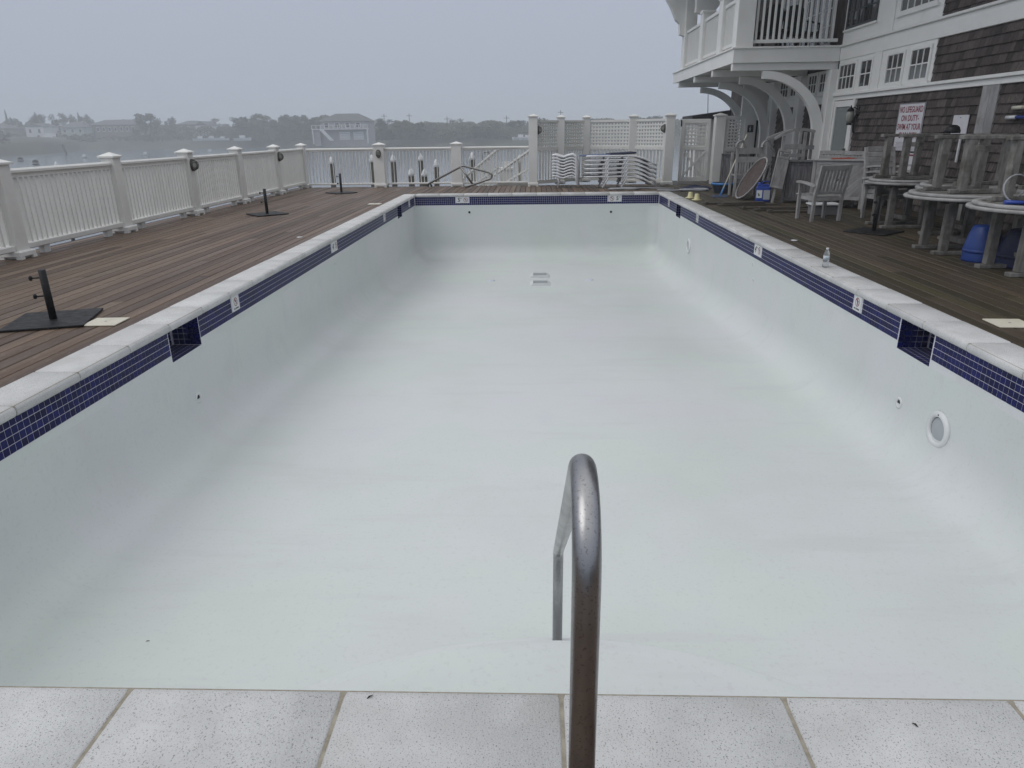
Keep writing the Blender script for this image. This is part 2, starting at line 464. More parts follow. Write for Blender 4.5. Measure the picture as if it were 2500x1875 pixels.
# tiles: list of (centre, axis-triple matrix)
def frustum(h=.0239, t=.0022, c=.0012):
    vs_ = [(0, -h, -h), (0, h, -h), (0, h, h), (0, -h, h), (t, -h + c, -h + c), (t, h - c, -h + c), (t, h - c, h - c), (t, -h + c, h - c)]
    return vs_, [(4, 5, 6, 7), (0, 1, 5, 4), (1, 2, 6, 5), (2, 3, 7, 6), (3, 0, 4, 7)]
FV, FF = frustum()
tile_me = bpy.data.meshes.new('tile'); tile_me.from_pydata(FV, [], FF); tile_me.materials.append(MT['tile'])
SIGNS = [  # (side, centre along wall, n_wide, kind)
    ('l', 6.83, 1, 'nd'), ('l', 10.55, 2, '4'), ('l', 14.33, 1, 'nd'), ('l', 17.3, 1, 'nd'),
    ('r', 6.68, 1, 'nd'), ('r', 9.88, 2, '4'), ('r', 13.73, 1, 'nd'), ('r', 16.75, 1, 'nd'),
    ('f', -1.83, 2, '5l'), ('f', 2.02, 2, '5r')]
def signhit(side, c):
    for s_, a, n_, k in SIGNS:
        if s_ == side and abs(c - a) < (.076*n_ + .022): return True
    return False
tiles = []
P_ = .0512
Rx = lambda a: Matrix.Rotation(a, 3, 'Z')
def strip(side, lo, hi, fixed, rot):
    k = int((hi - lo)/P_); e = (hi - lo - k*P_)/2
    for i in range(k):
        c = lo + e + (i + .5)*P_
        hit = signhit(side, c)
        for r in range(4):
            if hit and r > 0: continue
            z = ZB + (r + .5)*ROW
            p = {'l': (fixed, c, z), 'r': (fixed, c, z), 'f': (c, fixed, z), 'n': (c, fixed, z)}[side]
            tiles.append((p, rot))
for a, b in segs('l'): strip('l', a, b, XL, (0, 0, 0))
for a, b in segs('r'): strip('r', a, b, XR, (0, 0, PI))
strip('f', XL, XR, YF, (0, 0, -PI/2))
strip('n', XL, XR, YN, (0, 0, PI/2))
# skimmer niches lined with tile
nb = MB(); DP = .27
for side, a, b in NICH:
    X, s = (XL, -1) if side == 'l' else (XR, 1)
    xo = X + s*DP
    x0, x1 = sorted((X + s*.003, xo))
    nb.box(x0, x1, a - .03, a, NB, ZT); nb.box(x0, x1, b, b + .03, NB, ZT)
    xa, xb_ = sorted((xo, xo + s*.03)); nb.box(xa, xb_, a - .03, b + .03, NB, ZT)
    nb.box(x0, x1, a - .02, b + .02, NB - .03, NB + .0012)
    k = int((b - a)/P_); kd = int(DP/P_)
    for i in range(k):
        c = a + ((b - a) - k*P_)/2 + (i + .5)*P_
        for r in range(5): tiles.append(((xo, c, NB + (r + .5)*P_), (0, 0, 0 if side == 'l' else PI)))
        for d in range(kd): tiles.append(((X + s*(d + .5)*P_, c, NB), (0, -PI/2, 0)))
    for d in range(kd):
        for r in range(5):
            tiles.append(((X + s*(d + .5)*P_, a, NB + (r + .5)*P_), (0, 0, PI/2)))
            tiles.append(((X + s*(d + .5)*P_, b, NB + (r + .5)*P_), (0, 0, -PI/2)))
nb.build('skimmer_niche_lining', MT['grout'], shell)
from mathutils import Euler
def area(t):
    p, ro = t
    if not inframe(p, 30): return 0
    nrm = Euler(ro).to_matrix() @ Vector((1, 0, 0))
    d = Vector((0, 0, CAMH)) - Vector(p)
    c = nrm.dot(d.normalized())
    return max(0, c)/d.length_squared
tiles.sort(key=area, reverse=True)
for p, ro in tiles[:300]:
    put('tile', tile_me, None, shell, p, ro)
mb = MB()
for p, ro in tiles[300:]:
    m3 = Euler(ro).to_matrix(); q = Vector(p)
    mb.add([q + m3 @ Vector(v) for v in FV], FF)
tag(mb.build('tile_band', MT['tile'], shell, fix=False), kind='stuff')
# entry steps at the near end (ellipse in plan)
mb = MB()
for zt, ax, by in ((-.30, .8, .5), (-.60, 1.25, .9), (-.93, 1.7, 1.31)):
    ring = [(.1 + ax*math.cos(a*PI/40), YN - .02 + by*math.sin(a*PI/40)) for a in range(41)]
    n = len(ring); vs_ = []; fs = []
    for (sc_, z) in ((1., -1.25), (1., zt - .02), (1., zt - .012), (.9985, zt - .003), (.995, zt)):
        vs_ += [(.1 + (x - .1)*sc_, YN - .02 + (y - YN + .02)*sc_, z) for x, y in ring]
    for i in range(4):
        for k in range(n - 1): fs.append((i*n + k, i*n + k + 1, (i + 1)*n + k + 1, (i + 1)*n + k))
    fs.append(tuple(4*n + k for k in range(n)))
    mb.add(vs_, fs[:-1], True); b0 = len(mb.v) - len(vs_); mb.f.append(tuple(b0 + i for i in fs[-1])); mb.sm.append(False)
mb.build('entry_steps', MT['plaster'], shell)
# coping stones
cop = structure('pool_coping')
CW, CT, OV = .315, .066, .03     # width, thickness, overhang
L_ = .606
def coping_mesh(length):
    n = 7; r = CT/2
    prof = [(CW, -CT), (CW, -.006), (CW - .006, 0)]
    prof += [(.045 - .045*math.sin(a*PI/2/n), -.028 + .028*math.cos(a*PI/2/n)) for a in range(n + 1)]
    prof += [(.002, -CT + .016), (.012, -CT)]
    mb = MB(); h = length/2 - .0045
    # bevelled ends
    m = len(prof); vs_ = []; fs = []
    cxp = CW/2
    for y, sh_ in ((-h, .006), (-h + .006, 0), (h - .006, 0), (h, .006)):
        for (x, z) in prof:
            vs_.append((x + (sh_ if x < cxp else -sh_ if x > cxp else 0), y, z - (sh_ if z > -CT/2 else 0)))
    for i in range(3):
        for k in range(m): fs.append((i*m + k, i*m + (k + 1) % m, (i + 1)*m + (k + 1) % m, (i + 1)*m + k))
    mb.add(vs_, fs, True)
    mb.f += [tuple(range(m)), tuple(range(3*m, 4*m))]; mb.sm += [False, False]
    me = mb.mesh('coping_stone'); me.materials.append(MT['coping']); return me
stone = coping_mesh(L_)
mort = MB()
def run(a, b, start, place):
    y = start
    while y < b - 1e-6:
        c = y + L_/2
        place(c); y += L_
# left: stone's pool side is local x=0 -> faces +X in the world: rotate pi
nL = 28; y0 = YN - .02
for i in range(nL):
    c = 1.24 + (i + .5)*L_
    if c + L_/2 > YF + .35: break
    put('coping_stone', stone, None, cop, (XL + OV, c, rnd.uniform(-.0015, .0015)), (0, 0, PI))
    put('coping_stone', stone, None, cop, (XR - OV, c, rnd.uniform(-.0015, .0015)), (0, 0, 0))
ymax = 1.24 + 28*L_
for x in [-1.14 + L_/2 + k*L_ for k in range(-3, 7)]:
    if x - L_/2 < XL + OV - .2 or x + L_/2 > XR - OV + .2: continue
    put('coping_stone', stone, None, cop, (x, YN - .03 + .003, 0), (0, 0, -PI/2))
k = 0
for i in range(10):
    x = XL + OV + (XR - XL - 2*OV)*(i + .5)/10
    put('coping_stone', stone, None, cop, (x, YF - OV, rnd.uniform(-.001, .001)), (0, 0, PI/2), (1, ((XR - XL - 2*OV)/10)/L_, 1))
# mortar bed just below the stone faces
mort.box(XL + OV - CW + .01, XL + OV - .016, 1.24, YF + .3, -CT, -.006)
mort.box(XR - OV + .016, XR - OV + CW - .01, 1.24, YF + .3, -CT, -.0062)
mort.box(XL + OV, XR - OV, YF - OV + .016, YF - OV + CW - .01, -CT, -.0064)
mort.box(XL + OV, XR - OV, YN - .02 - CW + .01, YN - .03 - .012, -CT, -.005)
mort.build('mortar_joint', MT['mortar'], cop)
# depth marker tiles and no-diving symbols
def nodive(par, cxy, M4, r=.043):
    mb = MB(); n = 28
    vs_ = []; fs = []
    for k in range(n):
        a = 2*PI*k/n
        for rr in (r, r*.82): vs_.append(M4 @ Vector((cxy[0] + rr*math.cos(a), cxy[1] + rr*math.sin(a), .0012)))
    for k in range(n): fs.append((2*k, 2*k + 1, 2*((k + 1) % n) + 1, 2*((k + 1) % n)))
    mb.add(vs_, fs)
    q = .7*r
    mb.add([M4 @ Vector((cxy[0] + x, cxy[1] + y, .0014)) for x, y in ((-q - .003, q - .003), (-q + .003, q + .003), (q + .003, -q + .003), (q - .003, -q - .003))], [(0, 1, 2, 3)])
    o = mb.build('prohibition_ring', MT['signred'], par)
    mb = MB()
    for (x0, y0, x1, y1, w_) in ((-.010, .026, .014, -.004, .010), (.014, -.004, -.004, -.026, .008), (.010, .006, .026, .012, .006), (-.022, .022, -.014, .030, .013)):
        d = Vector((x1 - x0, y1 - y0)); d.normalize(); nx, ny = -d.y*w_/2, d.x*w_/2
        mb.add([M4 @ Vector((cxy[0] + X, cxy[1] + Y, .0010)) for X, Y in ((x0 + nx, y0 + ny), (x0 - nx, y0 - ny), (x1 - nx, y1 - ny), (x1 + nx, y1 + ny))], [(0, 1, 2, 3)])
    mb.build('diver_figure', MT['signink'], par)
desc = {('l', 6.83): 'white no diving tile on the left pool wall nearest the camera', ('l', 10.55): 'white 4 depth marker tile halfway along the left pool wall',
        ('l', 14.33): 'white marker tile on the left pool wall before the far skimmer', ('l', 17.3): 'white marker tile on the left pool wall by the far corner',
        ('r', 6.68): 'white no diving tile on the right pool wall beyond the near skimmer', ('r', 9.88): 'white 4 depth marker tile halfway along the right pool wall',
        ('r', 13.73): 'white marker tile on the right pool wall before the far skimmer', ('r', 16.75): 'white marker tile on the right pool wall by the far corner',
        ('f', -1.83): 'white 5 ft depth marker tile at the left of the far pool wall', ('f', 2.02): 'white 5 ft depth marker tile at the right of the far pool wall'}
for s_, a, n_, kind in SIGNS:
    zc = ZB + 2.5*ROW
    hh = .0765
    if s_ == 'l': R3 = Matrix(((0, 0, 1), (1, 0, 0), (0, 1, 0))); loc = (XL, a, zc)      # local x -> +Y, y -> +Z, z -> +X
    elif s_ == 'r': R3 = Matrix(((0, 0, -1), (-1, 0, 0), (0, 1, 0))); loc = (XR, a, zc)
    else: R3 = Matrix(((1, 0, 0), (0, 0, -1), (0, 1, 0))); loc = (a, YF, zc)
    # text must read left to right from inside the pool
    t = root('depth_marker', desc[(s_, a)], 'depth marker', loc, group='depth markers round the pool')
    M4 = R3.to_4x4()
    if s_ == 'l':
        M4 = Matrix(((0, 0, 1), (1, 0, 0), (0, 1, 0))).to_4x4()
    Mf = M4 @ Matrix.Translation((0, 0, .0082))
    mb = MB(); wd = .0765*n_
    for i in range(n_):
        x0 = -wd + i*.153
        mb.cbox(x0 + .001, x0 + .152, -hh, hh, -.004, .008, .002, M4)
    mb.build('tile_face', MT['wplastic'], t)
    if kind == 'nd':
        nodive(t, (0, .014), Mf)
        text('lettering', 'NO DIVING', MT['signink'], t, Mf @ Matrix.Translation((0, -.052, .0008)), .022)
    elif kind == '4':
        text('lettering', '4', MT['signink'], t, Mf @ Matrix.Translation((-.085, 0, .0008)), .12)
        text('lettering', 'FT', MT['signink'], t, Mf @ Matrix.Translation((-.035, .03, .0008)), .035)
        nodive(t, (.076, .006), Mf, .05)
    else:
        sg = 1 if kind == '5l' else -1
        text('lettering', '5', MT['signink'], t, Mf @ Matrix.Translation((-.085 if sg > 0 else .06, 0, .0008)), .13)
        text('lettering', 'FT', MT['signink'], t, Mf @ Matrix.Translation((-.032 if sg > 0 else .115, .03, .0008)), .035)
        nodive(t, (.085 if sg > 0 else -.078, .0), Mf, .055)
# wall fittings
def ring_lathe(parent, loc3, R3, prof, mat, name, n=24):
    mb = MB(); mb.lathe(prof, n, (0, 0, 0), R3.to_4x4()); return mb.build(name, mat, parent)
FAC = {'l': Matrix(((0, 0, 1), (1, 0, 0), (0, 1, 0))), 'r': Matrix(((0, 0, -1), (-1, 0, 0), (0, 1, 0))), 'f': Matrix(((1, 0, 0), (0, 0, -1), (0, 1, 0)))}
rets = [('l', (XL, 5.78, -.77), 'return fitting low on the left pool wall near the skimmer', .05), ('r', (XR, 5.65, -.77), 'return fitting on the right pool wall beside the large light', .05),
        ('l', (XL, 10.5, -.39), 'small return fitting under the 4 marker on the left pool wall', .03), ('r', (XR, 10.05, -.36), 'upper of two small fittings under the 4 marker on the right wall', .028),
        ('r', (XR, 9.95, -.57), 'lower of two small fittings under the 4 marker on the right wall', .024), ('f', (-1.66, YF, -.45), 'dark return opening at the left of the far pool wall', .028), ('f', (1.93, YF, -.47), 'dark return opening at the right of the far pool wall', .028)]
for s_, loc, lab, r in rets:
    t = root('return_fitting', lab, 'pool fitting', loc, group='pool wall return fittings')
    if s_ != 'f' or True:
        ring_lathe(t, loc, FAC[s_], [(r*.55, -.01), (r*.55, .004), (r*.72, .010), (r, .008), (r*1.03, -.004)], MT['wplastic'] if s_ != 'f' else MT['hole'], 'collar')
    ring_lathe(t, loc, FAC[s_], [(r*.56, -.004), (r*.56, .001), (.0001, .001)], MT['hole'], 'opening')
for loc, lab in (((XR, 5.03, -.75), 'large round white pool light on the right wall near the camera'), ((XR, 14.3, -.76), 'round white pool light far along the right wall')):
    t = root('pool_light', lab, 'pool light', loc, group='underwater pool lights')
    ring_lathe(t, loc, FAC['r'], [(.100, -.01), (.100, .012), (.105, .024), (.118, .030), (.142, .022), (.150, -.004)], MT['wplastic'], 'bezel', 40)
    ring_lathe(t, loc, FAC['r'], [(.101, .004), (.085, .010), (.05, .016), (.0001, .018)], MT['gplastic'], 'lens', 40)
    ring_lathe(t, loc, FAC['r'], [(.099, .0035), (.102, .0125), (.106, .0245), (.1065, .0235), (.1015, .0035)], MT['signgrey'], 'gasket', 40)
    mb = MB(); mb.lathe([(.005, .020), (.005, .032), (.0001, .033)], 10, (0, 0, 0), (FAC['r'].to_4x4() @ Matrix.Translation((0, .124, 0)))); mb.build('screw', MT['hole'], t)
for y, lab in ((15.62, 'farther of two white main drain covers on the pool floor'), (14.55, 'nearer of two white main drain covers on the pool floor')):
    t = root('main_drain', lab, 'drain cover', (.12, y, zfloor(y)), group='main drains on the pool floor')
    mb = MB(); mb.prism([(-.23, 0), (-.15, .055), (.15, .055), (.23, 0)], 'y', -.18, -.15); mb.prism([(-.23, 0), (-.15, .055), (.15, .055), (.23, 0)], 'y', .15, .18)
    mb.prism([(-.23, 0), (-.23 + .06, .045), (-.15, .055), (-.15, .0)], 'y', -.15, .15); mb.prism([(.23, 0), (.17, .045), (.15, .055), (.15, .0)], 'y', -.15, .15)
    mb.build('frame', MT['wplastic'], t)
    g = MB()
    for i in range(9): g.box(-.145, .145, -.14 + i*.033, -.12 + i*.033, .01, .045)
    g.build('grille', MT['gplastic'], t)
for x, lab in ((-.96, 'white floor inlet disc left of the main drains'), (1.2, 'white floor inlet disc right of the main drains')):
    t = root('floor_inlet', lab, 'pool fitting', (x, 15.12, zfloor(15.12)), group='floor inlets')
    mb = MB(); mb.lathe([(.09, -.01), (.085, .012), (.03, .02), (.0001, .02)], 24); mb.build('cover', M('blue_white_plastic', (.62, .65, .75), rough=.4) if x < 0 else bpy.data.materials['blue_white_plastic'], t)
# handrail
t = root('pool_handrail', 'bent stainless steel grab rail rising in front of the camera', 'handrail', (.085, .95, 0))
def fillet(pts, rads, n=8):
    out = [Vector(pts[0])]
    for i in range(1, len(pts) - 1):
        p = Vector(pts[i]); a = (Vector(pts[i - 1]) - p).normalized(); b = (Vector(pts[i + 1]) - p).normalized()
        ang = a.angle(b); d = rads[i]/math.tan(ang/2)
        bis = (a + b).normalized(); cen = p + bis*(rads[i]/math.sin(ang/2))
        s0 = p + a*d; e0 = p + b*d; v0 = s0 - cen; v1 = e0 - cen
        for k in range(n + 1):
            f = k/n; v = v0.normalized().slerp(v1.normalized(), f); out.append(cen + v*v0.length)
    out.append(Vector(pts[-1])); return out
path = fillet([(0, 0, -.02), (0, 0, 1.0), (.012, .30, 1.02 - .14), (.025, 1.86, -.40), (.025, 1.86, -.915)], [0, .13, .35, .10, 0], 14)
path = fillet([(0, 0, -.02), (-.002, 0, 1.037), (.025, 1.86, -.40), (.025, 1.86, -.935)], [0, .135, .10, 0], 16)
mb = MB(); mb.tube(path, .0242, 24); mb.build('tube', MT['steel'], t)
mb = MB(); mb.lathe([(.055, .0), (.055, .012), (.03, .03), (.0245, .03)], 24); mb.build('base_collar', MT['steel'], t)
# ------------------------------------------------------------------ deck
ZD = -.012
def deck(name, x0, x1, y0, y1, mat, seglen, stagger=True):
    d = structure(name)
    n = max(1, round((x1 - x0)/.141)); w_ = (x1 - x0)/n
    k = int(math.ceil((y1 - y0)/seglen))
    for i in range(n):
        x = x0 + (i + .5)*w_
        cuts = [y0]
        if k > 1:
            st = [0., .55, .25, .8, .4][i % 5]*seglen if stagger else seglen
            y = y0 + (st if st > .3 else seglen)
            while y < y1 - .4:
                cuts.append(y); y += seglen
        cuts.append(y1)
        for a, b in zip(cuts, cuts[1:]):
            key = (name, round(w_, 4))
            if key not in PLK:
                mb = MB(); h = w_/2 - .005
                mb.prism([(-h, -.026), (h, -.026), (h, -.007), (h - .007, 0), (-h + .007, 0), (-h, -.007)], 'y', -.5, .5)
                me = mb.mesh('plank'); me.materials.append(mat); PLK[key] = me
            put('plank', PLK[key], None, d, (x, (a + b)/2, ZD + rnd.uniform(-.0015, .0015)), (0, rnd.uniform(-.006, .006), 0), (1, b - a - .004, 1))
    mb = MB(); mb.box(x0, x1, y0, y1, -.30, -.06); mb.build('gap_shade_box', MT['gap_shade'], d)  # dark box added under the boards so their gaps look shaded
    return d
PLK = {}
cl = XL + OV - CW - .004; cr = XR - OV + CW + .004; cf = YF - OV + CW + .004
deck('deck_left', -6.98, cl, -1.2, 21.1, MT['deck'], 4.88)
deck('deck_right', cr, 7.0, -1.2, 22.4, MT['deck_algae_shade'], 4.88)
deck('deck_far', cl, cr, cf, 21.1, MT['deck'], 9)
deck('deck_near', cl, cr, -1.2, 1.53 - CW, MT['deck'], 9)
# fascia and concrete under the deck
mb = MB(); mb.box(-7.05, -6.99, -1.2, 21.15, -4.8, -.02); mb.box(-7.05, 8, 21.12, 21.18, -4.8, -.045); mb.build('deck_fascia', MT['piling'])['kind'] = 'structure'

mb = MB(); mb.box(7.02, 45, -25, 29.5, -5.2, -.31); mb.build('quay_ground', MT['shore'])['kind'] = 'structure'
# ------------------------------------------------------------------ railings
def post(par, x, y, h, w_=.2, off=(0, 0, 0), base=True, mat=None, capmat=None, skirt=.30):
    mat = mat or MT['white']
    mb = MB(off); hw = w_/2
    mb.cbox(x - hw, x + hw, y - hw, y + hw, ZD, h - .055, .006)
    p = mb.build('post', mat, par)
    mb = MB(off); c = hw + .028
    mb.add([(x - c, y - c, h - .055), (x + c, y - c, h - .055), (x + c, y + c, h - .055), (x - c, y + c, h - .055), (x - c, y - c, h - .03), (x + c, y - c, h - .03), (x + c, y + c, h - .03), (x - c, y + c, h - .03), (x, y, h + .028)],
           [(3, 2, 1, 0), (0, 1, 5, 4), (1, 2, 6, 5), (2, 3, 7, 6), (3, 0, 4, 7), (4, 5, 8), (5, 6, 8), (6, 7, 8), (7, 4, 8)])
    mb.build('cap', mat, p)
    if base:
        mb = MB(off); s = skirt/2
        mb.cbox(x - s, x + s, y - s, y + s, ZD + .025, ZD + .10, .012); mb.box(x - s, x - s + .07, y - s, y - s + .07, ZD, ZD + .03); mb.box(x + s - .07, x + s, y - s, y - s + .07, ZD, ZD + .03); mb.box(x - s, x - s + .07, y + s - .07, y + s, ZD, ZD + .03); mb.box(x + s - .07, x + s, y + s - .07, y + s, ZD, ZD + .03)
        mb.build('base_skirt', mat, p)
    return p
def bulkhead(label, loc, rz, par=None):
    t = root('bulkhead_lamp', label, 'wall lamp', loc, rz, group='caged lamps on the fence posts')   # faces local -Y
    Mx = Matrix.Rotation(PI/2, 4, 'X')
    mb = MB(); Sx = Matrix.Diagonal((.62, 1, 1, 1))
    mb.lathe([(.115, .0), (.115, .03), (.098, .04)], 20, (0, 0, 0), Mx @ Sx); mb.build('backplate', MT['lampmetal'], t)
    mb = MB(); mb.lathe([(.09, .03), (.085, .07), (.055, .10), (.0001, .108)], 20, (0, 0, 0), Mx @ Sx); mb.build('lens', MT['lampglass'], t)
    mb = MB()
    for a in (-.035, 0, .035):
        mb.tube([(a, -.035, -.10), (a, -.10, -.06), (a, -.122, 0), (a, -.10, .06), (a, -.035, .10)], .006, 6)
    for z in (-.05, .05):
        mb.tube([(-.065, -.035, z), (-.045, -.105, z), (.045, -.105, z), (.065, -.035, z)], .006, 6)
    mb.build('cage', MT['lampmetal'], t)
    return t
bal_me = {}
def baluster(par, x, y, z0, z1, w_, d_, mat, name='baluster'):
    k = (round(w_, 4), round(d_, 4), round(z1 - z0, 3), mat.name)
    if k not in bal_me:
        mb = MB(); mb.cbox(-w_/2, w_/2, -d_/2, d_/2, 0, z1 - z0, .004); me = mb.mesh(name); me.materials.append(mat); bal_me[k] = me
    return put(name, bal_me[k], None, par, (x, y, z0))
# left railing along x = -6.75
off = (-6.75, 8.9, 0)
rl = root('deck_railing', 'long white railing with capped posts along the left edge of the deck', 'railing', off)
PY = [6.45, 8.9, 11.4, 13.9, 16.3, 18.75, 21.0]
for y in PY: post(rl, -6.75, y, 1.21, .21, off)
for a, b in zip(PY, PY[1:]):
    mb = MB(off); n = 8
    prof = [(-.055, 0), (.055, 0), (.055, .03), (.035, .05), (-.035, .05), (-.055, .03)]
    mb.prism([(-6.73 + p, 1.045 + q) for p, q in prof], 'y', a + .105, b - .105)
    mb.build('top_rail', MT['white'], rl)
    mb = MB(off); mb.box(-6.755, -6.705, a + .105, b - .105, .985, 1.044); mb.build('sub_rail', MT['white'], rl)
    mb = MB(off); mb.cbox(-6.785, -6.675, a + .105, b - .105, .085, .165, .012); mb.build('bottom_rail', MT['white'], rl)
    k = 22; s = (b - a - .21)/k
    for i in range(k):
        baluster(rl, -6.73 - off[0], a + .105 + (i + .5)*s - off[1] + rnd.uniform(-.004, .004), .16, .99, .068, .034, MT['white'])
    for y in (a + .5, b - .5):
        mb = MB(off); mb.box(-6.77, -6.69, y - .06, y + .06, ZD, .088); mb.build('rail_block', MT['whitedirty'], rl)
bulkhead('caged lamp on the third white post of the left railing', (-6.645, 13.9, .93), PI/2)
bulkhead('caged lamp on the left railing post next before the corner', (-6.645, 18.75, .93), PI/2)
# far railing y = 20.95
off = (-4.47, 20.95, 0)
rf = root('deck_railing', 'white railing with slim balusters across the far edge of the deck', 'railing', off)
PX = [-6.75, -4.47, -2.24]
for x in PX[1:]: post(rf, x, 20.95, 1.2, .29, off, skirt=.36)
for a, b in zip(PX, PX[1:] + [-.04]):
    mb = MB(off); mb.prism([(20.95 + p, 1.03 + q) for p, q in ((-.05, 0), (.05, 0), (.05, .03), (.03, .05), (-.03, .05), (-.05, .03))], 'x', a + .15, b - .13); mb.build('top_rail', MT['white'], rf)
    mb = MB(off); mb.box(a + .15, b - .13, 20.93, 20.97, .985, 1.029); mb.build('sub_rail', MT['white'], rf)
    mb = MB(off); mb.cbox(a + .15, b - .13, 20.91, 20.99, .06, .11, .01); mb.build('bottom_rail', MT['white'], rf)
    k = 20; s = (b - a - .29)/k
    for i in range(k): baluster(rf, a + .15 + (i + .5)*s - off[0], 0, .1, .99, .022, .03, MT['white'])
bulkhead('caged lamp on the left post of the far railing', (-4.47, 20.80, .92), 0)
# tall lattice screen
off = (1.5, 21.5, 0)
tf = root('privacy_fence', 'tall white lattice-topped fence wrapping a corner behind the stacked loungers', 'fence', off)
TP = [(-.04, 20.7), (.76, 21.5), (1.55, 22.25), (2.86, 21.6), (3.76, 20.7)]
for i, (x, y) in enumerate(TP): post(tf, x, y, 1.88 if i else 1.9, .25 if i in (0, 4) else .22, off, base=True, skirt=.3)
def lattice(mb, a, b, z0, z1, step=.098, sw=.046, th=.01):
    a = Vector(a); b = Vector(b); d = b - a; L = d.length; d.normalize(); nrm = Vector((-d.y, d.x, 0))
    n = max(2, round(L/step)); m = max(2, round((z1 - z0)/step))
    for i in range(n + 1):
        p = a + d*(L*i/n) + nrm*th/2; mb.bar(p + Vector((0, 0, z0)), p + Vector((0, 0, z1)), th, sw, d)
    for j in range(m + 1):
        z = Vector((0, 0, z0 + (z1 - z0)*j/m)); mb.bar(a + z - nrm*th/2, b + z - nrm*th/2, th, sw)
for (x0, y0), (x1, y1) in zip(TP, TP[1:]):
    a = Vector((x0, y0, 0)); b = Vector((x1, y1, 0)); d = (b - a).normalized(); a += d*.1; b -= d*.1
    for nm, z, h, wd in (('top_rail', 1.73, .06, .07), ('middle_rail', .98, .09, .07), ('bottom_rail', .09, .1, .07)):
        mb = MB(off); mb.bar(a + Vector((0, 0, z)), b + Vector((0, 0, z)), wd, h); mb.build(nm, MT['white'], tf)
    mb = MB(off); lattice(mb, a, b, 1.03, 1.70); tag(mb.build('lattice', MT['white'], tf), kind='stuff')
    L = (b - a).length; k = int(L/.11)
    for i in range(k):
        p = a + d*(L*(i + .5)/k)
        o = baluster(tf, p.x - off[0], p.y - off[1], .14, .94, .05, .025, MT['white'], 'picket'); o.rotation_euler.z = math.atan2(d.y, d.x)
bulkhead('caged lamp on the left end post of the tall lattice fence', (.085, 20.7, 1.5), PI/2)
bulkhead('caged lamp on the right end post of the tall lattice fence', (3.635, 20.7, 1.5), -PI/2)
# gate and gate post
off = (4.57, 21.1, 0)
g = root('lattice_gate', 'white gate with lattice top and crossed braces below', 'gate', off)
x0, x1, y = 4.15, 4.98, 21.1
for nm, args in (('stile', (x0, x0 + .1, y - .03, y + .03, .05, 1.74)), ('stile', (x1 - .1, x1, y - .03, y + .03, .05, 1.74)), ('top_bar', (x0 + .1, x1 - .1, y - .028, y + .028, 1.63, 1.74)), ('middle_bar', (x0 + .1, x1 - .1, y - .028, y + .028, .90, 1.0)), ('bottom_bar', (x0 + .1, x1 - .1, y - .028, y + .028, .05, .17))):
    mb = MB(off); mb.cbox(*args, c=.006); mb.build(nm, MT['white'], g)
mb = MB(off); lattice(mb, (x0 + .12, y, 0), (x1 - .12, y, 0), 1.02, 1.61); tag(mb.build('lattice', MT['white'], g), kind='stuff')
for i in range(6):
    xx = x0 + .1 + (i + .5)*(x1 - x0 - .2)/6; baluster(g, xx - off[0], .01, .17, .9, .06, .02, MT['white'], 'picket')
for sgn in (1, -1):
    mb = MB(off); mb.bar((x0 + .1 if sgn > 0 else x1 - .1, y - .035, .18), (x1 - .1 if sgn > 0 else x0 + .1, y - .035 - .012*(sgn > 0), .89), .012, .055); mb.build('brace', MT['white'], g)
mb = MB(off); mb.box(x0 - .02, x0 + .01, y - .05, y - .03, 1.55, 1.72); mb.build('hinge', MT['iron'], g)
off = (5.12, 20.75, 0)
gp = root('gate_post', 'thick plain white post right of the lattice gate', 'post', off)
post(gp, 5.14, 20.75, 1.86, .27, off, base=False)
# lattice screen at the foot of the far bracket
off = (5.75, 21.5, 0)
ls = root('lattice_screen', 'grey white lattice screen under the balcony beside the restroom wall', 'screen', off)
for nm, args in (('frame_top', (5.42, 6.12, 21.47, 21.53, 1.74, 1.82)), ('frame_middle', (5.42, 6.12, 21.47, 21.53, .86, .94)), ('frame_side', (5.42, 5.5, 21.47, 21.53, 0, 1.74)), ('frame_side', (6.04, 6.12, 21.47, 21.53, 0, 1.74))):
    mb = MB(off); mb.box(*args); mb.build(nm, MT['trim'], ls)
mb = MB(off); lattice(mb, (5.5, 21.5, 0), (6.04, 21.5, 0), .96, 1.73, .085, .045); lattice(mb, (5.5, 21.5, 0), (6.04, 21.5, 0), .3, .85, .085, .045); tag(mb.build('lattice', MT['trim'], ls), kind='stuff')
# ------------------------------------------------------------------ clubhouse (wall face at x = 7)
off = (7.0, 14.0, 0)
ch = root('clubhouse', 'two storey shingled clubhouse with white trim and bracketed balcony', 'building', off)
W = 7.0
def cb(name, mat, *boxes, par=None, c=None):
    mb = MB(off)
    for b in boxes:
        mb.cbox(*b, c=c) if c else mb.box(*b)
    return mb.build(name, mat, par or ch)
cb('wall_core', MT['shingle'], (W + .012, 9.0, 7.5, 27.0, -.3, 7.0))
# horizontal trim
cb('belt_board', MT['trim'], (W - .05, W + .01, 7.5, 17.62, 2.89, 3.17), c=.006)
cb('belt_cap', MT['trim'], (W - .10, W + .01, 7.5, 17.62, 3.171, 3.215), c=.008)
cb('belt_board', MT['trim'], (W - .05, W + .01, 7.5, 17.98, 2.045, 2.135), c=.006)
cb('belt_cap', MT['trim'], (W - .095, W + .01, 7.5, 18.05, 2.136, 2.19), c=.008)
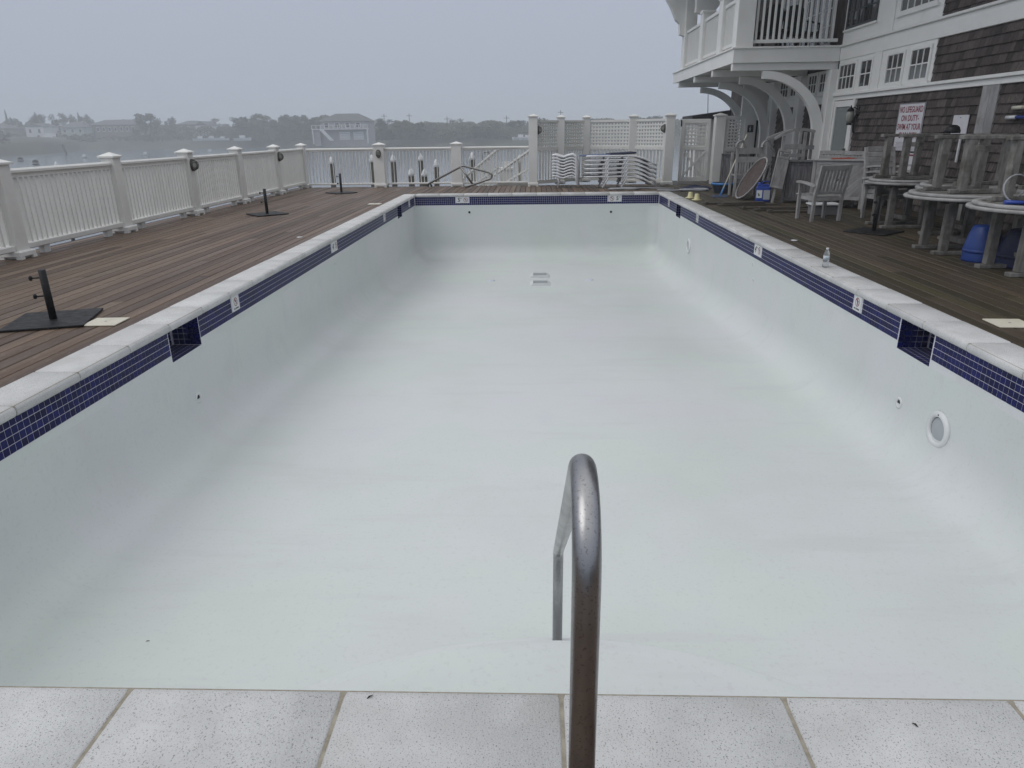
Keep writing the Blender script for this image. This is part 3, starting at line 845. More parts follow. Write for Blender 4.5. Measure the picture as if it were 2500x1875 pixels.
# white panel fields round the windows
cb('window_surround', MT['trim'], (W - .03, W + .01, 13.52, 17.62, 2.19, 2.89))
cb('window_surround', MT['trim'], (W - .03, W + .01, 13.52, 17.62, 3.215, 6.0))
cb('pilaster_board', MT['trim'], (W - .055, W - .03, 15.52, 15.85, 2.19, 2.89), c=.004)
cb('pilaster_board', MT['trim'], (W - .06, W - .03, 15.25, 15.85, 3.215, 6.0), c=.004)
def window(y0, y1, z0, z1, cols, rows, glass, sash=None, x=W - .03, cas=.07, inner=None):
    """y0..y1, z0..z1: the glass; frame around it"""
    wn = root_part('window', ch)
    sash = sash or MT['trim']
    mb = MB(off); f = .055
    for b in ((x - .03, x, y0 - f, y0, z0 - f, z1 + f), (x - .03, x, y1, y1 + f, z0 - f, z1 + f), (x - .03, x, y0, y1, z1, z1 + f), (x - .03, x, y0, y1, z0 - f, z0)):
        mb.cbox(*b, c=.004)
    mb.build('frame', sash, wn)
    if cas:
        mb = MB(off)
        mb.box(x - .045, x, y0 - f - cas, y1 + f + cas, z0 - f - .04, z0 - f - .001); mb.build('sill', MT['trim'], wn)
    mb = MB(off)
    for i in range(1, cols):
        yy = y0 + (y1 - y0)*i/cols; mb.box(x - .024, x - .004, yy - .011, yy + .011, z0, z1)
    for j in range(1, rows):
        zz_ = z0 + (z1 - z0)*j/rows; mb.box(x - .022, x - .004, y0, y1, zz_ - .011, zz_ + .011)
    mb.build('muntin_bars', sash, wn)
    for i in range(cols):
        for j in range(rows):
            a = y0 + (y1 - y0)*i/cols + .006; b = y0 + (y1 - y0)*(i + 1)/cols - .006; c = z0 + (z1 - z0)*j/rows + .006; d = z0 + (z1 - z0)*(j + 1)/rows - .006
            mb = MB(off); mb.box(x - .009, x - .002, a, b, c, d)
            mb.build('pane', (inner if (inner and j == 0) else glass), wn)
    return wn
def root_part(name, parent):
    o = bpy.data.objects.new(name, None); col.objects.link(o); o.parent = parent; return o
window(16.70, 17.50, 2.28, 2.77, 4, 2, MT['glassdark'])
window(15.92, 16.40, 2.28, 2.77, 2, 2, MT['glassdark'])
window(14.62, 15.22, 2.28, 2.77, 3, 2, MT['glassdark'], inner=MT['glasscurtain'])
window(13.68, 14.30, 2.28, 2.77, 3, 2, MT['glassdark'], inner=MT['glasscurtain'])
window(16.08, 17.45, 3.56, 5.0, 5, 5, MT['glassdark'], MT['sashdark'])
window(13.78, 15.02, 3.52, 5.0, 5, 5, MT['glasscurtain'])
# ground floor door at the balcony corner
dr = root_part('door', ch)
mb = MB(off); x = W - .02
for b in ((x - .04, x, 17.44, 17.54, 0, 2.03), (x - .04, x, 16.56, 16.66, 0, 2.03), (x - .04, x, 16.66, 17.44, 1.90, 2.03), (x - .04, x, 16.66, 17.44, 0, .25)): mb.cbox(*b, c=.004)
mb.build('frame', MT['trim'], dr)
mb = MB(off); mb.box(x - .012, x - .004, 16.66, 17.44, .25, 1.90); mb.build('pane', MT['doorglass'], dr)
mb = MB(off); mb.cbox(W - .07, W + .01, 17.56, 17.66, 0, 2.04, .005); mb.cbox(W - .07, W + .01, 16.44, 16.54, 0, 2.04, .005); mb.build('casing', MT['trim'], dr)
mb = MB(off); mb.lathe([(.022, 0), (.03, .02), (.025, .05), (.0001, .055)], 12, (x - .04, 16.61, 1.0), Matrix.Rotation(-PI/2, 4, 'Y')); mb.build('handle', MT['lampmetal'], dr)
# corner post boards on the shingle wall
cb('corner_board', MT['teak'], (W - .045, W + .01, 11.5, 11.70, 0, 2.044), c=.006)
cb('corner_board', MT['teak'], (W - .043, W + .01, 11.71, 11.92, 0, 2.044), c=.006)
# bays below the balcony
BY = [17.78, 19.69, 21.83, 24.16]
for y in BY:
    cb('pilaster', MT['trim'], (W - .2, W + .01, y - .16, y + .16, 0, 2.72), c=.01)
for a, b in zip(BY, BY[1:]):
    cb('belt_board', MT['trim'], (W - .05, W + .008, a + .16, b - .16, 2.0, 2.16), c=.006)
    cb('window_surround', MT['trim'], (W - .03, W + .008, a + .16, b - .16, 2.16, 2.75))
    m = (a + b)/2; window(a + .32, m - .12, 2.28, 2.68, 3, 2, MT['glassdark']); window(m + .12, b - .32, 2.28, 2.68, 3, 2, MT['glassdark'])
# balcony
XB, YB0, YB1 = 4.55, 17.63, 25.0
bk = root_part('balcony', ch)
cb('floor_slab', MT['trim'], (XB + .03, W - .06, YB0 + .03, YB1, 2.90, 3.17), par=bk)
cb('fascia', MT['trim'], (XB, XB + .03, YB0, YB1, 2.885, 3.175), (XB + .03, W - .05, YB0, YB0 + .03, 2.885, 3.175), par=bk)
cb('fascia_cap', MT['trim'], (XB - .035, XB + .25, YB0 - .035, YB1, 3.176, 3.215), (XB + .25, W - .05, YB0 - .035, YB0 + .25, 3.176, 3.215), par=bk, c=.008)
for y in BY:
    cb('beam', MT['trim'], (XB + .02, W - .02, y - .075, y + .075, 2.725, 2.884), par=bk, c=.006)
    # curved bracket: quarter arc in the x-z plane
    n = 18; outl = []
    cxo, czo = 5.28, 1.35
    inner = [(5.29 + 1.30*math.sin(a*PI/2/n), 1.30 + 1.25*math.cos(a*PI/2/n)) for a in range(n + 1)]
    outer = [(5.29 + 1.53*math.sin(a*PI/2/n), 1.30 + 1.42*math.cos(a*PI/2/n)) for a in range(n + 1)]
    mb = MB(off); pts = inner + outer[::-1]
    vs_ = []; N = n + 1
    for yy in (y - .07, y + .07):
        vs_ += [(p[0], yy, p[1]) for p in inner] + [(p[0], yy, p[1]) for p in outer]
    fs = []
    for i in range(n):
        fs += [(i, i + 1, N + i + 1, N + i), (2*N + i, 3*N + i, 3*N + i + 1, 2*N + i + 1), (i, 2*N + i, 2*N + i + 1, i + 1), (N + i, N + i + 1, 3*N + i + 1, 3*N + i)]
    fs += [(0, N, 3*N, 2*N), (n, 2*N + n, 3*N + n, N + n)]
    mb.add(vs_, fs, False)
    mb.box(6.59, 6.82, y - .069, y + .069, 0, 1.30)
    mb.build('bracket', MT['trim'], bk)
# balcony posts and rails
def bpost(x0, x1, y0, y1, z1, dome=False):
    mb = MB(off); mb.cbox(x0, x1, y0, y1, 3.215, z1, .01)
    if dome:
        mb.prism([(y0 - .02, z1 - .02), (y1 + .02, z1 - .02), (y1 + .02, z1 + .03), (y1 - .08, z1 + .06), (y0 + .08, z1 + .06), (y0 - .02, z1 + .03)], 'x', x0 - .02, x1 + .02)
    mb.build('pier', MT['trim'], bk)
bpost(4.58, 4.98, 17.66, 17.98, 5.9)
bpost(4.58, 4.90, 19.12, 19.48, 4.45, True)
bpost(4.58, 4.90, 21.25, 21.58, 4.45, True)
bpost(4.58, 4.92, 23.62, 24.05, 5.9)
for a, b in ((17.98, 19.12), (19.48, 21.25), (21.58, 23.62)):
    cb('rail', MT['trim'], (4.64, 4.74, a, b, 4.20, 4.28), par=bk, c=.008); cb('rail', MT['trim'], (4.65, 4.73, a, b, 3.29, 3.36), par=bk, c=.006)
    k = int((b - a)/.105)
    for i in range(k):
        baluster(bk, 4.69 - off[0], a + (i + .5)*(b - a)/k - off[1], 3.36, 4.2, .04, .04, MT['trim'])
cb('rail', MT['trim'], (4.98, W - .1, 17.72, 17.80, 3.30, 3.37), par=bk, c=.006); cb('rail', MT['trim'], (4.98, W - .1, 17.71, 17.81, 4.38, 4.46), par=bk, c=.008)
for i in range(14): baluster(bk, 5.05 + i*.132 - off[0], 17.76 - off[1], 3.37, 4.38, .05, .04, MT['trim'])
# eaves over the balcony with a hanging bracket at the far end
cb('eave_soffit', MT['trim'], (3.6, 8.2, 17.0, 25.5, 5.9, 6.05)); cb('roof', MT['roof'], (3.5, 9.0, 7.5, 25.6, 7.0, 7.2))
for y in (17.82, 23.84):
    mb = MB(off); mb.prism([(4.58, 4.15), (4.44, 4.2), (4.42, 4.5), (4.30, 4.6), (4.16, 4.9), (3.9, 5.3), (3.7, 5.9), (4.58, 5.9)], 'y', y - .12, y + .12) if y > 20 else mb.prism([(4.58, 4.9), (4.2, 5.3), (3.8, 5.9), (4.58, 5.9)], 'y', y - .12, y + .12)
    mb.build('eave_bracket', MT['trim'], bk)
mb = MB(off); mb.prism([(4.62, 4.62), (4.95, 4.52), (5.15, 4.62), (5.35, 4.9), (5.35, 5.9), (4.62, 5.9)], 'y', 22.4, 22.65); mb.build('eave_bracket', MT['trim'], bk)
# doors onto the balcony
for (a, b) in ((18.4, 19.3), (19.4, 20.3), (20.9, 21.9)): window(a, b, 3.35, 5.2, 3, 5, MT['glassdark'])
# restroom block under the far end
cb('restroom_wall', MT['trim'], (6.2, W + .01, 22.5, 22.62, 0, 2.72)); cb('restroom_door_gap', MT['hole'], (6.66, 6.71, 22.49, 22.499, .05, 1.7))
# shingles
SH = []
EX = .138
def field(y0, y1, z0, z1):
    r = random.Random(int(y0*10) + int(z0*100))
    n = int(math.ceil((z1 - z0)/EX)); z = z1
    for j in range(n):
        z -= EX; y = y0 - r.uniform(0, .1)
        h = EX
        zz_ = max(z, z0)
        while y < y1:
            w_ = r.uniform(.08, .2); a = max(y, y0); b = min(y + w_, y1)
            if b - a > .012: SH.append((a, b, zz_ + r.uniform(0, .006), min(z + EX + .02, z1)))
            y += w_ + .004
field(7.52, 11.498, 0, 2.044); field(11.922, 16.435, 0, 2.044); field(7.52, 13.515, 2.192, 2.888); field(7.52, 13.515, 3.216, 5.9)
def shk(q):
    p = (W, (q[0] + q[1])/2, (q[2] + q[3])/2)
    return 0 if not inframe(p, 10) else 1/(Vector(p) - Vector((0, 0, CAMH))).length
SH.sort(key=shk, reverse=True)
SV = [(.01, -.5, 1), (.01, .5, 1), (-.004, -.5, 1), (-.004, .5, 1), (.01, -.5, 0), (.01, .5, 0), (-.036, -.5, 0), (-.036, .5, 0)]
SF = [(2, 6, 7, 3), (6, 4, 5, 7), (0, 4, 6, 2), (1, 3, 7, 5), (0, 2, 3, 1)]
sme = bpy.data.meshes.new('shingle'); sme.from_pydata(SV, [], SF); sme.materials.append(MT['shingle'])
# those hidden low behind the furniture go to the joined part first
vis = sorted(SH, key=lambda q: (shk(q) > 0, (q[2] > 1.0)), reverse=True)
for q in vis[:300]:
    put('shingle', sme, None, ch, (0, (q[0] + q[1])/2 - off[1], q[2]), (0, 0, 0), (1, q[1] - q[0], q[3] - q[2]))
mb = MB(off)
for q in vis[300:]:
    mb.add([(W + v[0], (q[0] + q[1])/2 + v[1]*(q[1] - q[0]), q[2] + v[2]*(q[3] - q[2])) for v in SV], SF)
for (a, b) in zip(BY, BY[1:]):
    r = random.Random(3)
    for j in range(14):
        y = a + .165
        while y < b - .17:
            w_ = r.uniform(.1, .2); e = min(y + w_, b - .165)
            mb.add([(W + v[0], (y + e)/2 + v[1]*(e - y - .004), .1 + j*EX*.98 + v[2]*.15) for v in SV], SF); y += w_
tag(mb.build('shingle_field', MT['shingle'], ch), kind='stuff')
# signs and lamp on the wall
FX = Matrix(((0, 0, -1), (-1, 0, 0), (0, 1, 0))).to_4x4()       # local x -> -Y, y -> up, z -> -X (towards the pool)
t = root('lifeguard_sign', 'white sign with dark red NO LIFEGUARD ON DUTY lettering on the shingles', 'sign', (6.955, 13.98, 1.45))
mb = MB(); mb.cbox(-.46, .46, -.42, .42, -.012, .004, .003, FX); mb.build('board', MT['signboard'], t)
mb = MB(); 
for b in ((-.46, .46, .405, .42), (-.46, .46, -.42, -.405), (-.46, -.445, -.405, .405), (.445, .46, -.405, .405)): mb.box(b[0], b[1], b[2], b[3], .0042, .009, FX)
mb.build('rim', MT['signgrey'], t)
for i, (tx, sz) in enumerate((('NO LIFEGUARD', .148), ('ON DUTY-', .148), ('SWIM AT YOUR', .148), ('OWN RISK', .148))):
    text('lettering', tx, MT['signred'], t, FX @ Matrix.Translation((0, .305 - i*.15, .0062)), sz, width=.80 if len(tx) > 10 else .9)
mb = MB()
for i in range(6):
    mb.box(-.40 + (i % 2)*.03, .36 + (i % 3)*.02, -.27 - i*.024, -.262 - i*.024, .0045, .0055, FX)
mb.build('small_print', MT['signgrey'], t)
t = root('notice_board', 'white rules notice with red border low on the shingles below the lifeguard sign', 'sign', (6.955, 13.72, .83))
mb = MB(); mb.cbox(-.2, .2, -.17, .17, -.012, .004, .003, FX); mb.build('board', MT['signboard'], t)
mb = MB(); mb.box(-.19, .19, .12, .15, .0042, .006, FX); mb.box(-.19, .19, -.15, -.14, .0042, .006, FX); mb.build('red_border', MT['signred'], t)
t = root('blank_sign', 'small plain white rectangular sign on the shingles behind the hat', 'sign', (6.95, 12.33, 1.46))
mb = MB(); mb.cbox(-.215, .215, -.16, .17, -.01, .004, .003, FX); mb.build('board', MT['signboard'], t)
mb = MB(); mb.lathe([(.008, 0), (.008, .008), (.0001, .009)], 10, (0, 0, 0), FX @ Matrix.Translation((0, .13, 0))); mb.build('screw', MT['signink'], t)
t = root('wall_lantern', 'glass and black metal carriage lantern between door and shingles', 'lantern', (6.98, 16.28, 1.72))
mb = MB(); mb.box(-.02, .0, -.06, .06, -.02, .16); mb.tube([(-.01, 0, .1), (-.10, 0, .15), (-.16, 0, .1)], .012, 8); mb.tube([(-.02, 0, .02), (-.08, 0, -.1), (-.06, 0, -.34), (-.03, 0, -.38)], [.02, .028, .02, .012], 8); mb.build('arm', MT['iron'], t)
mb = MB(); mb.lathe([(.05, -.17), (.075, -.1), (.085, .0), (.07, .07), (.03, .1)], 12, (-.17, 0, 0)); mb.build('glass', MT['lampglass'], t)
mb = MB(); mb.lathe([(.085, .07), (.06, .11), (.02, .15), (.008, .19)], 12, (-.17, 0, 0)); mb.lathe([(.055, -.21), (.058, -.17), (.052, -.165)], 12, (-.17, 0, 0)); mb.build('cap', MT['iron'], t)
t = root('restroom_sign', 'small black restroom sign with white figure under the balcony', 'sign', (6.49, 22.49, 1.46))
FYm = Matrix(((1, 0, 0), (0, 0, -1), (0, 1, 0))).to_4x4()
mb = MB(); mb.cbox(-.10, .10, -.10, .11, -.008, .004, .002, FYm); mb.build('plate', MT['signink'], t)
mb = MB(); mb.lathe([(.012, .004), (.012, .006), (.0001, .006)], 12, (0, 0, 0), FYm @ Matrix.Translation((0, .055, 0))); mb.box(-.016, .016, -.03, .035, .004, .006, FYm); mb.box(-.012, -.002, -.075, -.03, .004, .006, FYm); mb.box(.002, .012, -.075, -.03, .004, .006, FYm); mb.build('figure', MT['wplastic'], t)
# poles hung on the wall
for z, ya, mt, lab, yb in ((1.70, 11.02, 'cream', 'cream pole hung on the shingle wall above the blue pole', 9.2), (1.57, 11.12, 'blue', 'blue pool pole with white tip hung on the shingle wall', 9.2)):
    t = root('pool_pole', lab, 'pole', (6.9, 10.2, z))
    mb = MB((6.9, 10.2, z)); mb.tube([(6.92, ya - .22, z), (6.92, yb, z)], .022, 10); mb.build('shaft', MT[mt], t)
    mb = MB((6.9, 10.2, z)); mb.tube([(6.92, ya, z), (6.92, ya - .22, z)], .026, 10); mb.build('grip', MT['wplastic'] if mt == 'blue' else MT['cream'], t)
# small dark-roofed hut beyond the gate
off2 = (6.6, 27.6, 0)
t = root('ticket_hut', 'small white hut with flat dark roof beyond the lattice gate', 'hut', off2)
mb = MB(off2); mb.box(5.9, 7.6, 27.0, 28.4, -.3, 1.80); mb.build('wall', MT['trim'], t)
mb = MB(off2); mb.prism([(5.65, 1.80), (7.7, 1.80), (7.7, 2.18), (5.65, 1.93)], 'y', 26.8, 28.6); mb.build('roof', MT['signink'], t)
mb = MB(off2); mb.tube([(6.35, 27.5, 2.0), (6.3, 27.5, 2.75)], .012, 6); mb.build('antenna', MT['lampmetal'], t)
# dark furniture up on the balcony
def balcony_chair(lab, x, y, rz):
    t = root('balcony_chair', lab, 'chair', (x, y, 3.175), rz, 'dark chairs on the balcony')
    mb = MB(); mb.cbox(-.28, .28, -.28, .26, .36, .44, .015); mb.build('seat', MT['iron'], t)
    mb = MB(); n = 10
    pr = [(-.27, .44), (.27, .44), (.27, .85)] + [(.27*math.cos(a*PI/n), .85 + .22*math.sin(a*PI/n)) for a in range(1, n)] + [(-.27, .85)]
    mb.prism(pr, 'y', .24, .29, Matrix.Rotation(-.18, 4, 'X')); mb.build('backrest', MT['iron'], t)
    for sx in (-1, 1):
        mb = MB(); mb.bar((sx*.29, -.26, .62), (sx*.29, .3, .64), .05, .03); mb.build('armrest', MT['iron'], t)
        for sy in (-.25, .24):
            mb = MB(); mb.bar((sx*.28, sy, 0), (sx*.28, sy, .62), .045, .045); mb.build('leg', MT['iron'], t)
balcony_chair('dark balcony chair nearest the corner pier', 5.45, 18.75, PI + .4)
balcony_chair('dark balcony chair nearer the clubhouse wall', 6.45, 18.8, PI - .9)
t = root('balcony_table', 'small dark table between the balcony chairs', 'table', (5.98, 18.9, 3.175))
mb = MB(); mb.lathe([(.3, .48), (.3, .52), (.0001, .52)], 20); mb.build('table_top', MT['iron'], t)
mb = MB(); mb.lathe([(.2, 0), (.04, .05), (.035, .48)], 14); mb.build('pedestal', MT['iron'], t)
# ------------------------------------------------------------------ things on the deck
def umbrella_base(lab, x, y, rz, h=.55):
    t = root('umbrella_base', lab, 'umbrella base', (x, y, ZD), rz, 'umbrella bases on the deck')
    mb = MB(); mb.cbox(-.31, .31, -.31, .31, 0.004, .022, .004); mb.build('plate', MT['iron'], t)
    mb = MB(); mb.tube([(0, 0, .02), (0, 0, h)], .029, 16, True); mb.build('tube', MT['iron'], t)
    for z in (h*.50, h*.85):
        mb = MB(); mb.tube([(-.03, 0, z), (-.085, 0, z)], .006, 8); mb.lathe([(.012, -.012), (.022, -.006), (.022, .006), (.012, .012)], 8, (-.095, 0, z), Matrix.Rotation(PI/2, 4, 'Y')); mb.build('knob', MT['iron'], t)
    return t
umbrella_base('black umbrella base nearest the camera on the left deck', -4.11, 5.64, .30, .44)
umbrella_base('black umbrella base midway along the left deck', -5.27, 13.86, .75, .49)
umbrella_base('black umbrella base at the far end of the left deck', -5.13, 18.93, .72, .50)
umbrella_base('black umbrella base on the right deck beside the stacked tables', 5.05, 10.66, .70, .52)
for x, y, rz, lab in ((-3.62, 5.58, .05, 'cream square skimmer lid near the close left umbrella base'), (-3.55, 15.75, .03, 'cream square skimmer lid on the far left deck'), (3.74, 5.42, -.05, 'cream square skimmer lid on the right deck')):
    t = root('skimmer_lid', lab, 'skimmer lid', (x, y, ZD), rz, 'skimmer lids set in the deck')
    mb = MB(); mb.cbox(-.14, .14, -.125, .125, 0.001, .012, .003); mb.build('cover', MT['cream'], t)
    mb = MB(); mb.lathe([(.012, .012), (.010, .0135), (.0001, .0135)], 12); mb.build('finger_hole', MT['signgrey'], t)
# white deck anchor caps
for x, y, lab in ((-3.58, 10.6, 'small white anchor cap on the left deck halfway along'), (3.62, 9.9, 'small pale anchor cap on the right deck behind the coping')):
    t = root('anchor_cap', lab, 'deck cap', (x, y, ZD)); mb = MB(); mb.lathe([(.045, .001), (.043, .008), (.0001, .010)], 18); mb.build('cover', MT['wplastic'], t)
# bottle
t = root('water_bottle', 'clear plastic water bottle standing on the right coping', 'bottle', (3.24, 7.83, 0))
mb = MB(); mb.lathe([(.028, 0), (.033, .006), (.033, .05), (.031, .055), (.033, .06), (.033, .13), (.031, .145), (.024, .17), (.013, .19), (.0125, .198)], 20); mb.build('body', MT['clear'], t)
mb = MB(); mb.lathe([(.0335, .085), (.0335, .13)], 20); mb.build('label', M('pale_blue_label', (.35, .42, .5), (.6, .63, .66), rough=.4, vscale=30), t)
mb = MB(); mb.lathe([(.0145, .197), (.0145, .213), (.0001, .214)], 14); mb.build('cap', MT['wplastic'], t)
# leaves and bits
def leaf(lab, x, y, z, rz, L=.035):
    t = root('fallen_leaf', lab, 'leaf', (x, y, z), rz, 'stray dark leaves')
    mb = MB(); mb.add([(-L/2, 0, .002), (-L*.1, L*.13, .005), (L/2, 0, .003), (0, -L*.13, .006), (-L/2, 0, -.0), (-L*.1, L*.13, .003), (L/2, 0, .001), (0, -L*.13, .004)], [(0, 1, 2, 3), (7, 6, 5, 4), (0, 4, 5, 1), (1, 5, 6, 2), (2, 6, 7, 3), (3, 7, 4, 0)]); mb.build('blade', MT['lead'], t)
leaf('dark leaf on the coping left of the handrail', -.455, 1.49, .0, .7, .02); leaf('dark leaf at the right end of the near coping', .985, 1.42, .0, 2.2, .016)
leaf('dark speck of leaf on the pool floor right of the handrail', .34, 3.62, zfloor(3.62), .3, .02); leaf('farther dark leaf on the pool floor right of the handrail', .38, 4.38, zfloor(4.38), 1.3, .025)
leaf('dark leaf on the pool floor at the left edge', -2.1, 3.0, zfloor(3.0), .2, .02)
# steel rail lying on the far deck
t = root('loose_handrail', 'bent dull steel handrail lying on the far deck by the railing', 'handrail', (-2.1, 20.1, 0))
o_ = Vector((-2.1, 20.1, 0))
A_ = [Vector(p) for p in ((-3.05, 20.55, .03), (-3.02, 20.5, .10), (-1.98, 20.0, .60), (-1.27, 19.95, .42), (-1.17, 19.93, .36), (-1.20, 19.93, .26), (-1.92, 19.85, .03))]
mb = MB(o_); mb.tube(fillet(A_, [0, .04, .08, .05, .05, .05, 0], 5), .028, 10); mb.build('frame', MT['steeldark'], t)
mb = MB(o_); mb.tube([(-2.05, 20.0, .58), (-1.72, 19.9, .12)], .028, 10); mb.build('strut', MT['steeldark'], t)
mb = MB(o_); mb.tube([(-2.95, 20.56, .02), (-2.98, 20.53, .10)], .028, 10); mb.build('strut', MT['steeldark'], t)
# ---- sun loungers in two stacks
def lounger(name, lab, grp, cloth):
    """length along +X: head at x=0; seat height .28"""
    t = root(name, lab, 'sun lounger', (0, 0, 0), 0, grp)
    top = [(-.02, .30), (.12, .275), (.35, .24), (.5, .25), (.62, .30), (.75, .31), (1.35, .31), (1.55, .30), (1.78, .23), (1.95, .13)]
    top = [(0, .29), (.3, .29), (1.1, .29), (1.35, .27), (1.6, .20), (1.8, .10), (1.92, .02)]
    for y in (-.31, .31):
        mb = MB(); mb.tube([(x, y, z) for x, z in top], .026, 8); mb.build('side_rail', MT['alu'], t)
    for x in (.06, .78, 1.0):
        pass
    for xa, xb in ((.52, .62), (1.04, 1.14)):
        for y in (-.31, .31):
            mb = MB(); mb.tube(fillet([(xb, y, .29), (xa - .06, y, .0)], [0, 0]), .025, 8); mb.build('leg', MT['alu'], t)
        mb = MB(); mb.tube([(xa - .055, -.31, .03), (xa - .055, .31, .03)], .013, 8); mb.build('cross_tube', MT['alu'], t)
    for x, z in ((.0, .29), (1.88, .05)):
        mb = MB(); mb.tube([(x, -.31, z), (x, .31, z)], .015, 8); mb.build('cross_tube', MT['alu'], t)
    mb = MB(); vs_ = []; fs = []
    P = [(.03, .285), (.3, .28), (.7, .278), (1.1, .28), (1.35, .262), (1.6, .192), (1.8, .10)]
    for x, z in P: vs_ += [(x, -.30, z), (x, .30, z), (x, .30, z - .006), (x, -.30, z - .006)]
    for i in range(len(P) - 1):
        for k in range(4): fs.append((4*i + k, 4*i + (k + 1) % 4, 4*i + 4 + (k + 1) % 4, 4*i + 4 + k))
    mb.add(vs_, fs); mb.build('sling', cloth, t)
    return t
ordn = ['bottom', 'second', 'third', 'fourth', 'fifth', 'sixth', 'seventh', 'eighth']
p0 = lounger('sun_lounger', 'x', 'loungers stacked at the far end', MT['sling'])
for i in range(6):
    o = p0 if i == 0 else clone(p0)
    o['label'] = 'bottom white lounger of the wide right-hand stack' if i == 0 else '%s lounger from the deck in the wide right-hand stack' % ordn[i]
    o.location = (1.36, 19.9 , .0 + i*.106); o.rotation_euler.z = R_(6)
def wavy(name, lab, grp):
    t = root(name, lab, 'sun lounger', (0, 0, 0), 0, grp)
    top = [(0, .30), (.1, .31), (.22, .27), (.32, .25), (.42, .29), (.55, .32), (.64, .27), (.74, .02)]
    for y in (-.33, .33):
        mb = MB(); mb.tube(fillet([(x, y, z) for x, z in top], [0] + [.04]*6 + [0], 3), .026, 8); mb.build('side_rail', MT['alu'], t)
        mb = MB(); mb.tube([(.12, y, .3), (.20, y, .14), (.16, y, .0)], .014, 8); mb.build('leg', MT['alu'], t)
    mb = MB(); mb.tube([(0, -.33, .30), (0, .33, .30)], .016, 8); mb.build('cross_tube', MT['alu'], t)
    mb = MB(); vs_ = []; fs = []
    P = [(0.01, .295), (.1, .30), (.22, .26), (.32, .24), (.42, .275), (.55, .31), (.62, .28)]
    for x, z in P: vs_ += [(x, -.32, z), (x, .32, z), (x, .32, z - .006), (x, -.32, z - .006)]
    for i in range(len(P) - 1):
        for k in range(4): fs.append((4*i + k, 4*i + (k + 1) % 4, 4*i + 4 + (k + 1) % 4, 4*i + 4 + k))
    mb.add(vs_, fs); mb.build('sling', MT['sling'], t)
    return t
p1 = wavy('pool_chair', 'x', 'wavy sling chairs stacked at the far end')
for i in range(8):
    o = p1 if i == 0 else clone(p1)
    o['label'] = 'bottom white sling chair of the narrow left-hand stack' if i == 0 else '%s white sling chair from the deck in the narrow left-hand stack' % ordn[i]
    o.location = (.50, 20.25, i*.078); o.rotation_euler.z = R_(-4)
t = root('lounge_cushion', 'dark navy cushion lying on top of the right-hand lounger stack', 'cushion', (2.0, 20.0, .835), R_(6))
mb = MB(); mb.cbox(-.75, .0, -.3, .3, 0.0, .03, .01, Matrix.Rotation(-.03, 4, 'Y')); mb.build('blue_half', M('slate_blue_fabric', (.10, .14, .25), rough=.85), t)
mb = MB(); mb.cbox(0, .72, -.3, .3, -.002, .045, .012, Matrix.Rotation(-.05, 4, 'Y')); mb.build('navy_half', MT['navy'], t)
# hoses on the far deck
def coil(lab, c, r, turns, mat, rad=.018, tail=None, rz=0.):
    t = root('hose', lab, 'hose', (c[0], c[1], ZD))
    pts = []
    for k in range(int(turns*22)):
        a = 2*PI*k/22 + rz; rr = r*(1 + .10*math.sin(a*1.7 + c[0])); pts.append((rr*1.5*math.cos(a), rr*.8*math.sin(a), rad + .003 + .012*(k/22)))
    if tail: pts += tail
    mb = MB(); mb.tube(pts, rad, 8); mb.build('hose_length', mat, t)
coil('pale grey hose looped on the far deck before the loungers', (2.35, 19.0, 0), .24, 1.8, MT['hose'], .02, [(.55, .1, .04), (.9, .12, .022), (1.3, -.02, .022)])
coil('blue and grey hose coil by the gate at the far right corner', (4.05, 18.4, 0), .22, 2.3, MT['hose'], .02, [(-.5, -.1, .03), (-.9, .15, .022)])
# dark heap of netting near the gate
t = root('pool_net', 'dark folded pool cover heap by the gate post', 'pool cover', (4.25, 19.1, ZD))
mb = MB(); vs_ = []; fs = []; rr = random.Random(4)
for j in range(5):
    for k in range(14):
        a = 2*PI*k/14; f = (1 - (j/4)**1.6); vs_.append((.42*f*math.cos(a)*(1 + .15*rr.uniform(-1, 1)), .3*f*math.sin(a)*(1 + .15*rr.uniform(-1, 1)), .10*(j/4)**.6 + .02*rr.uniform(-1, 1)*(j > 0)))
for j in range(4):
    for k in range(14): fs.append((j*14 + k, j*14 + (k + 1) % 14, (j + 1)*14 + (k + 1) % 14, (j + 1)*14 + k))
mb.add(vs_, fs, True); mb.build('fabric', MT['navy'], t)
for x, y, lab in ((3.56, 16.5, 'farther of two pale yellow plastic cones beside the coping'), (3.60, 16.0, 'nearer of two pale yellow plastic cones beside the coping')):
    t = root('return_plug', lab, 'plastic cone', (x, y, ZD), group='yellow plugs by the coping')
    mb = MB(); mb.lathe([(.115, 0), (.115, .012), (.062, .03), (.05, .12), (.042, .135), (.0001, .137)], 20); mb.build('body', MT['yellow'], t)
# bucket with brush pole
t = root('brush_bucket', 'light blue rubber tub on the deck by the gate post', 'tub', (4.62, 17.8, ZD))
mb = MB(); mb.lathe([(.18, 0), (.21, .02), (.27, .22), (.285, .23), (.275, .24), (.25, .22), (.2, .03), (.0001, .03)], 24); mb.build('body', M('dark_blue_rubber', (.05, .07, .11), rough=.6), t)
mb = MB(); mb.lathe([(.265, .19), (.29, .20), (.29, .245), (.265, .245)], 24, caps=False); mb.build('rim', MT['lightblue'], t)
t = root('brush_pole', 'long pale pole with blue brush head leaning by the round tabletop', 'pool brush', (4.27, 16.62, ZD))
o_ = Vector((4.27, 16.62, ZD))
mb = MB(o_); mb.tube([(4.29, 16.64, .08), (4.93, 17.3, 1.33)], .014, 10); mb.build('pole', MT['cream'], t)
mb = MB(o_); mb.box(4.10, 4.42, 16.57, 16.65, ZD + .003, .04); mb.build('brush_head', M('slate_blue_plastic', (.12, .17, .28), rough=.5), t)
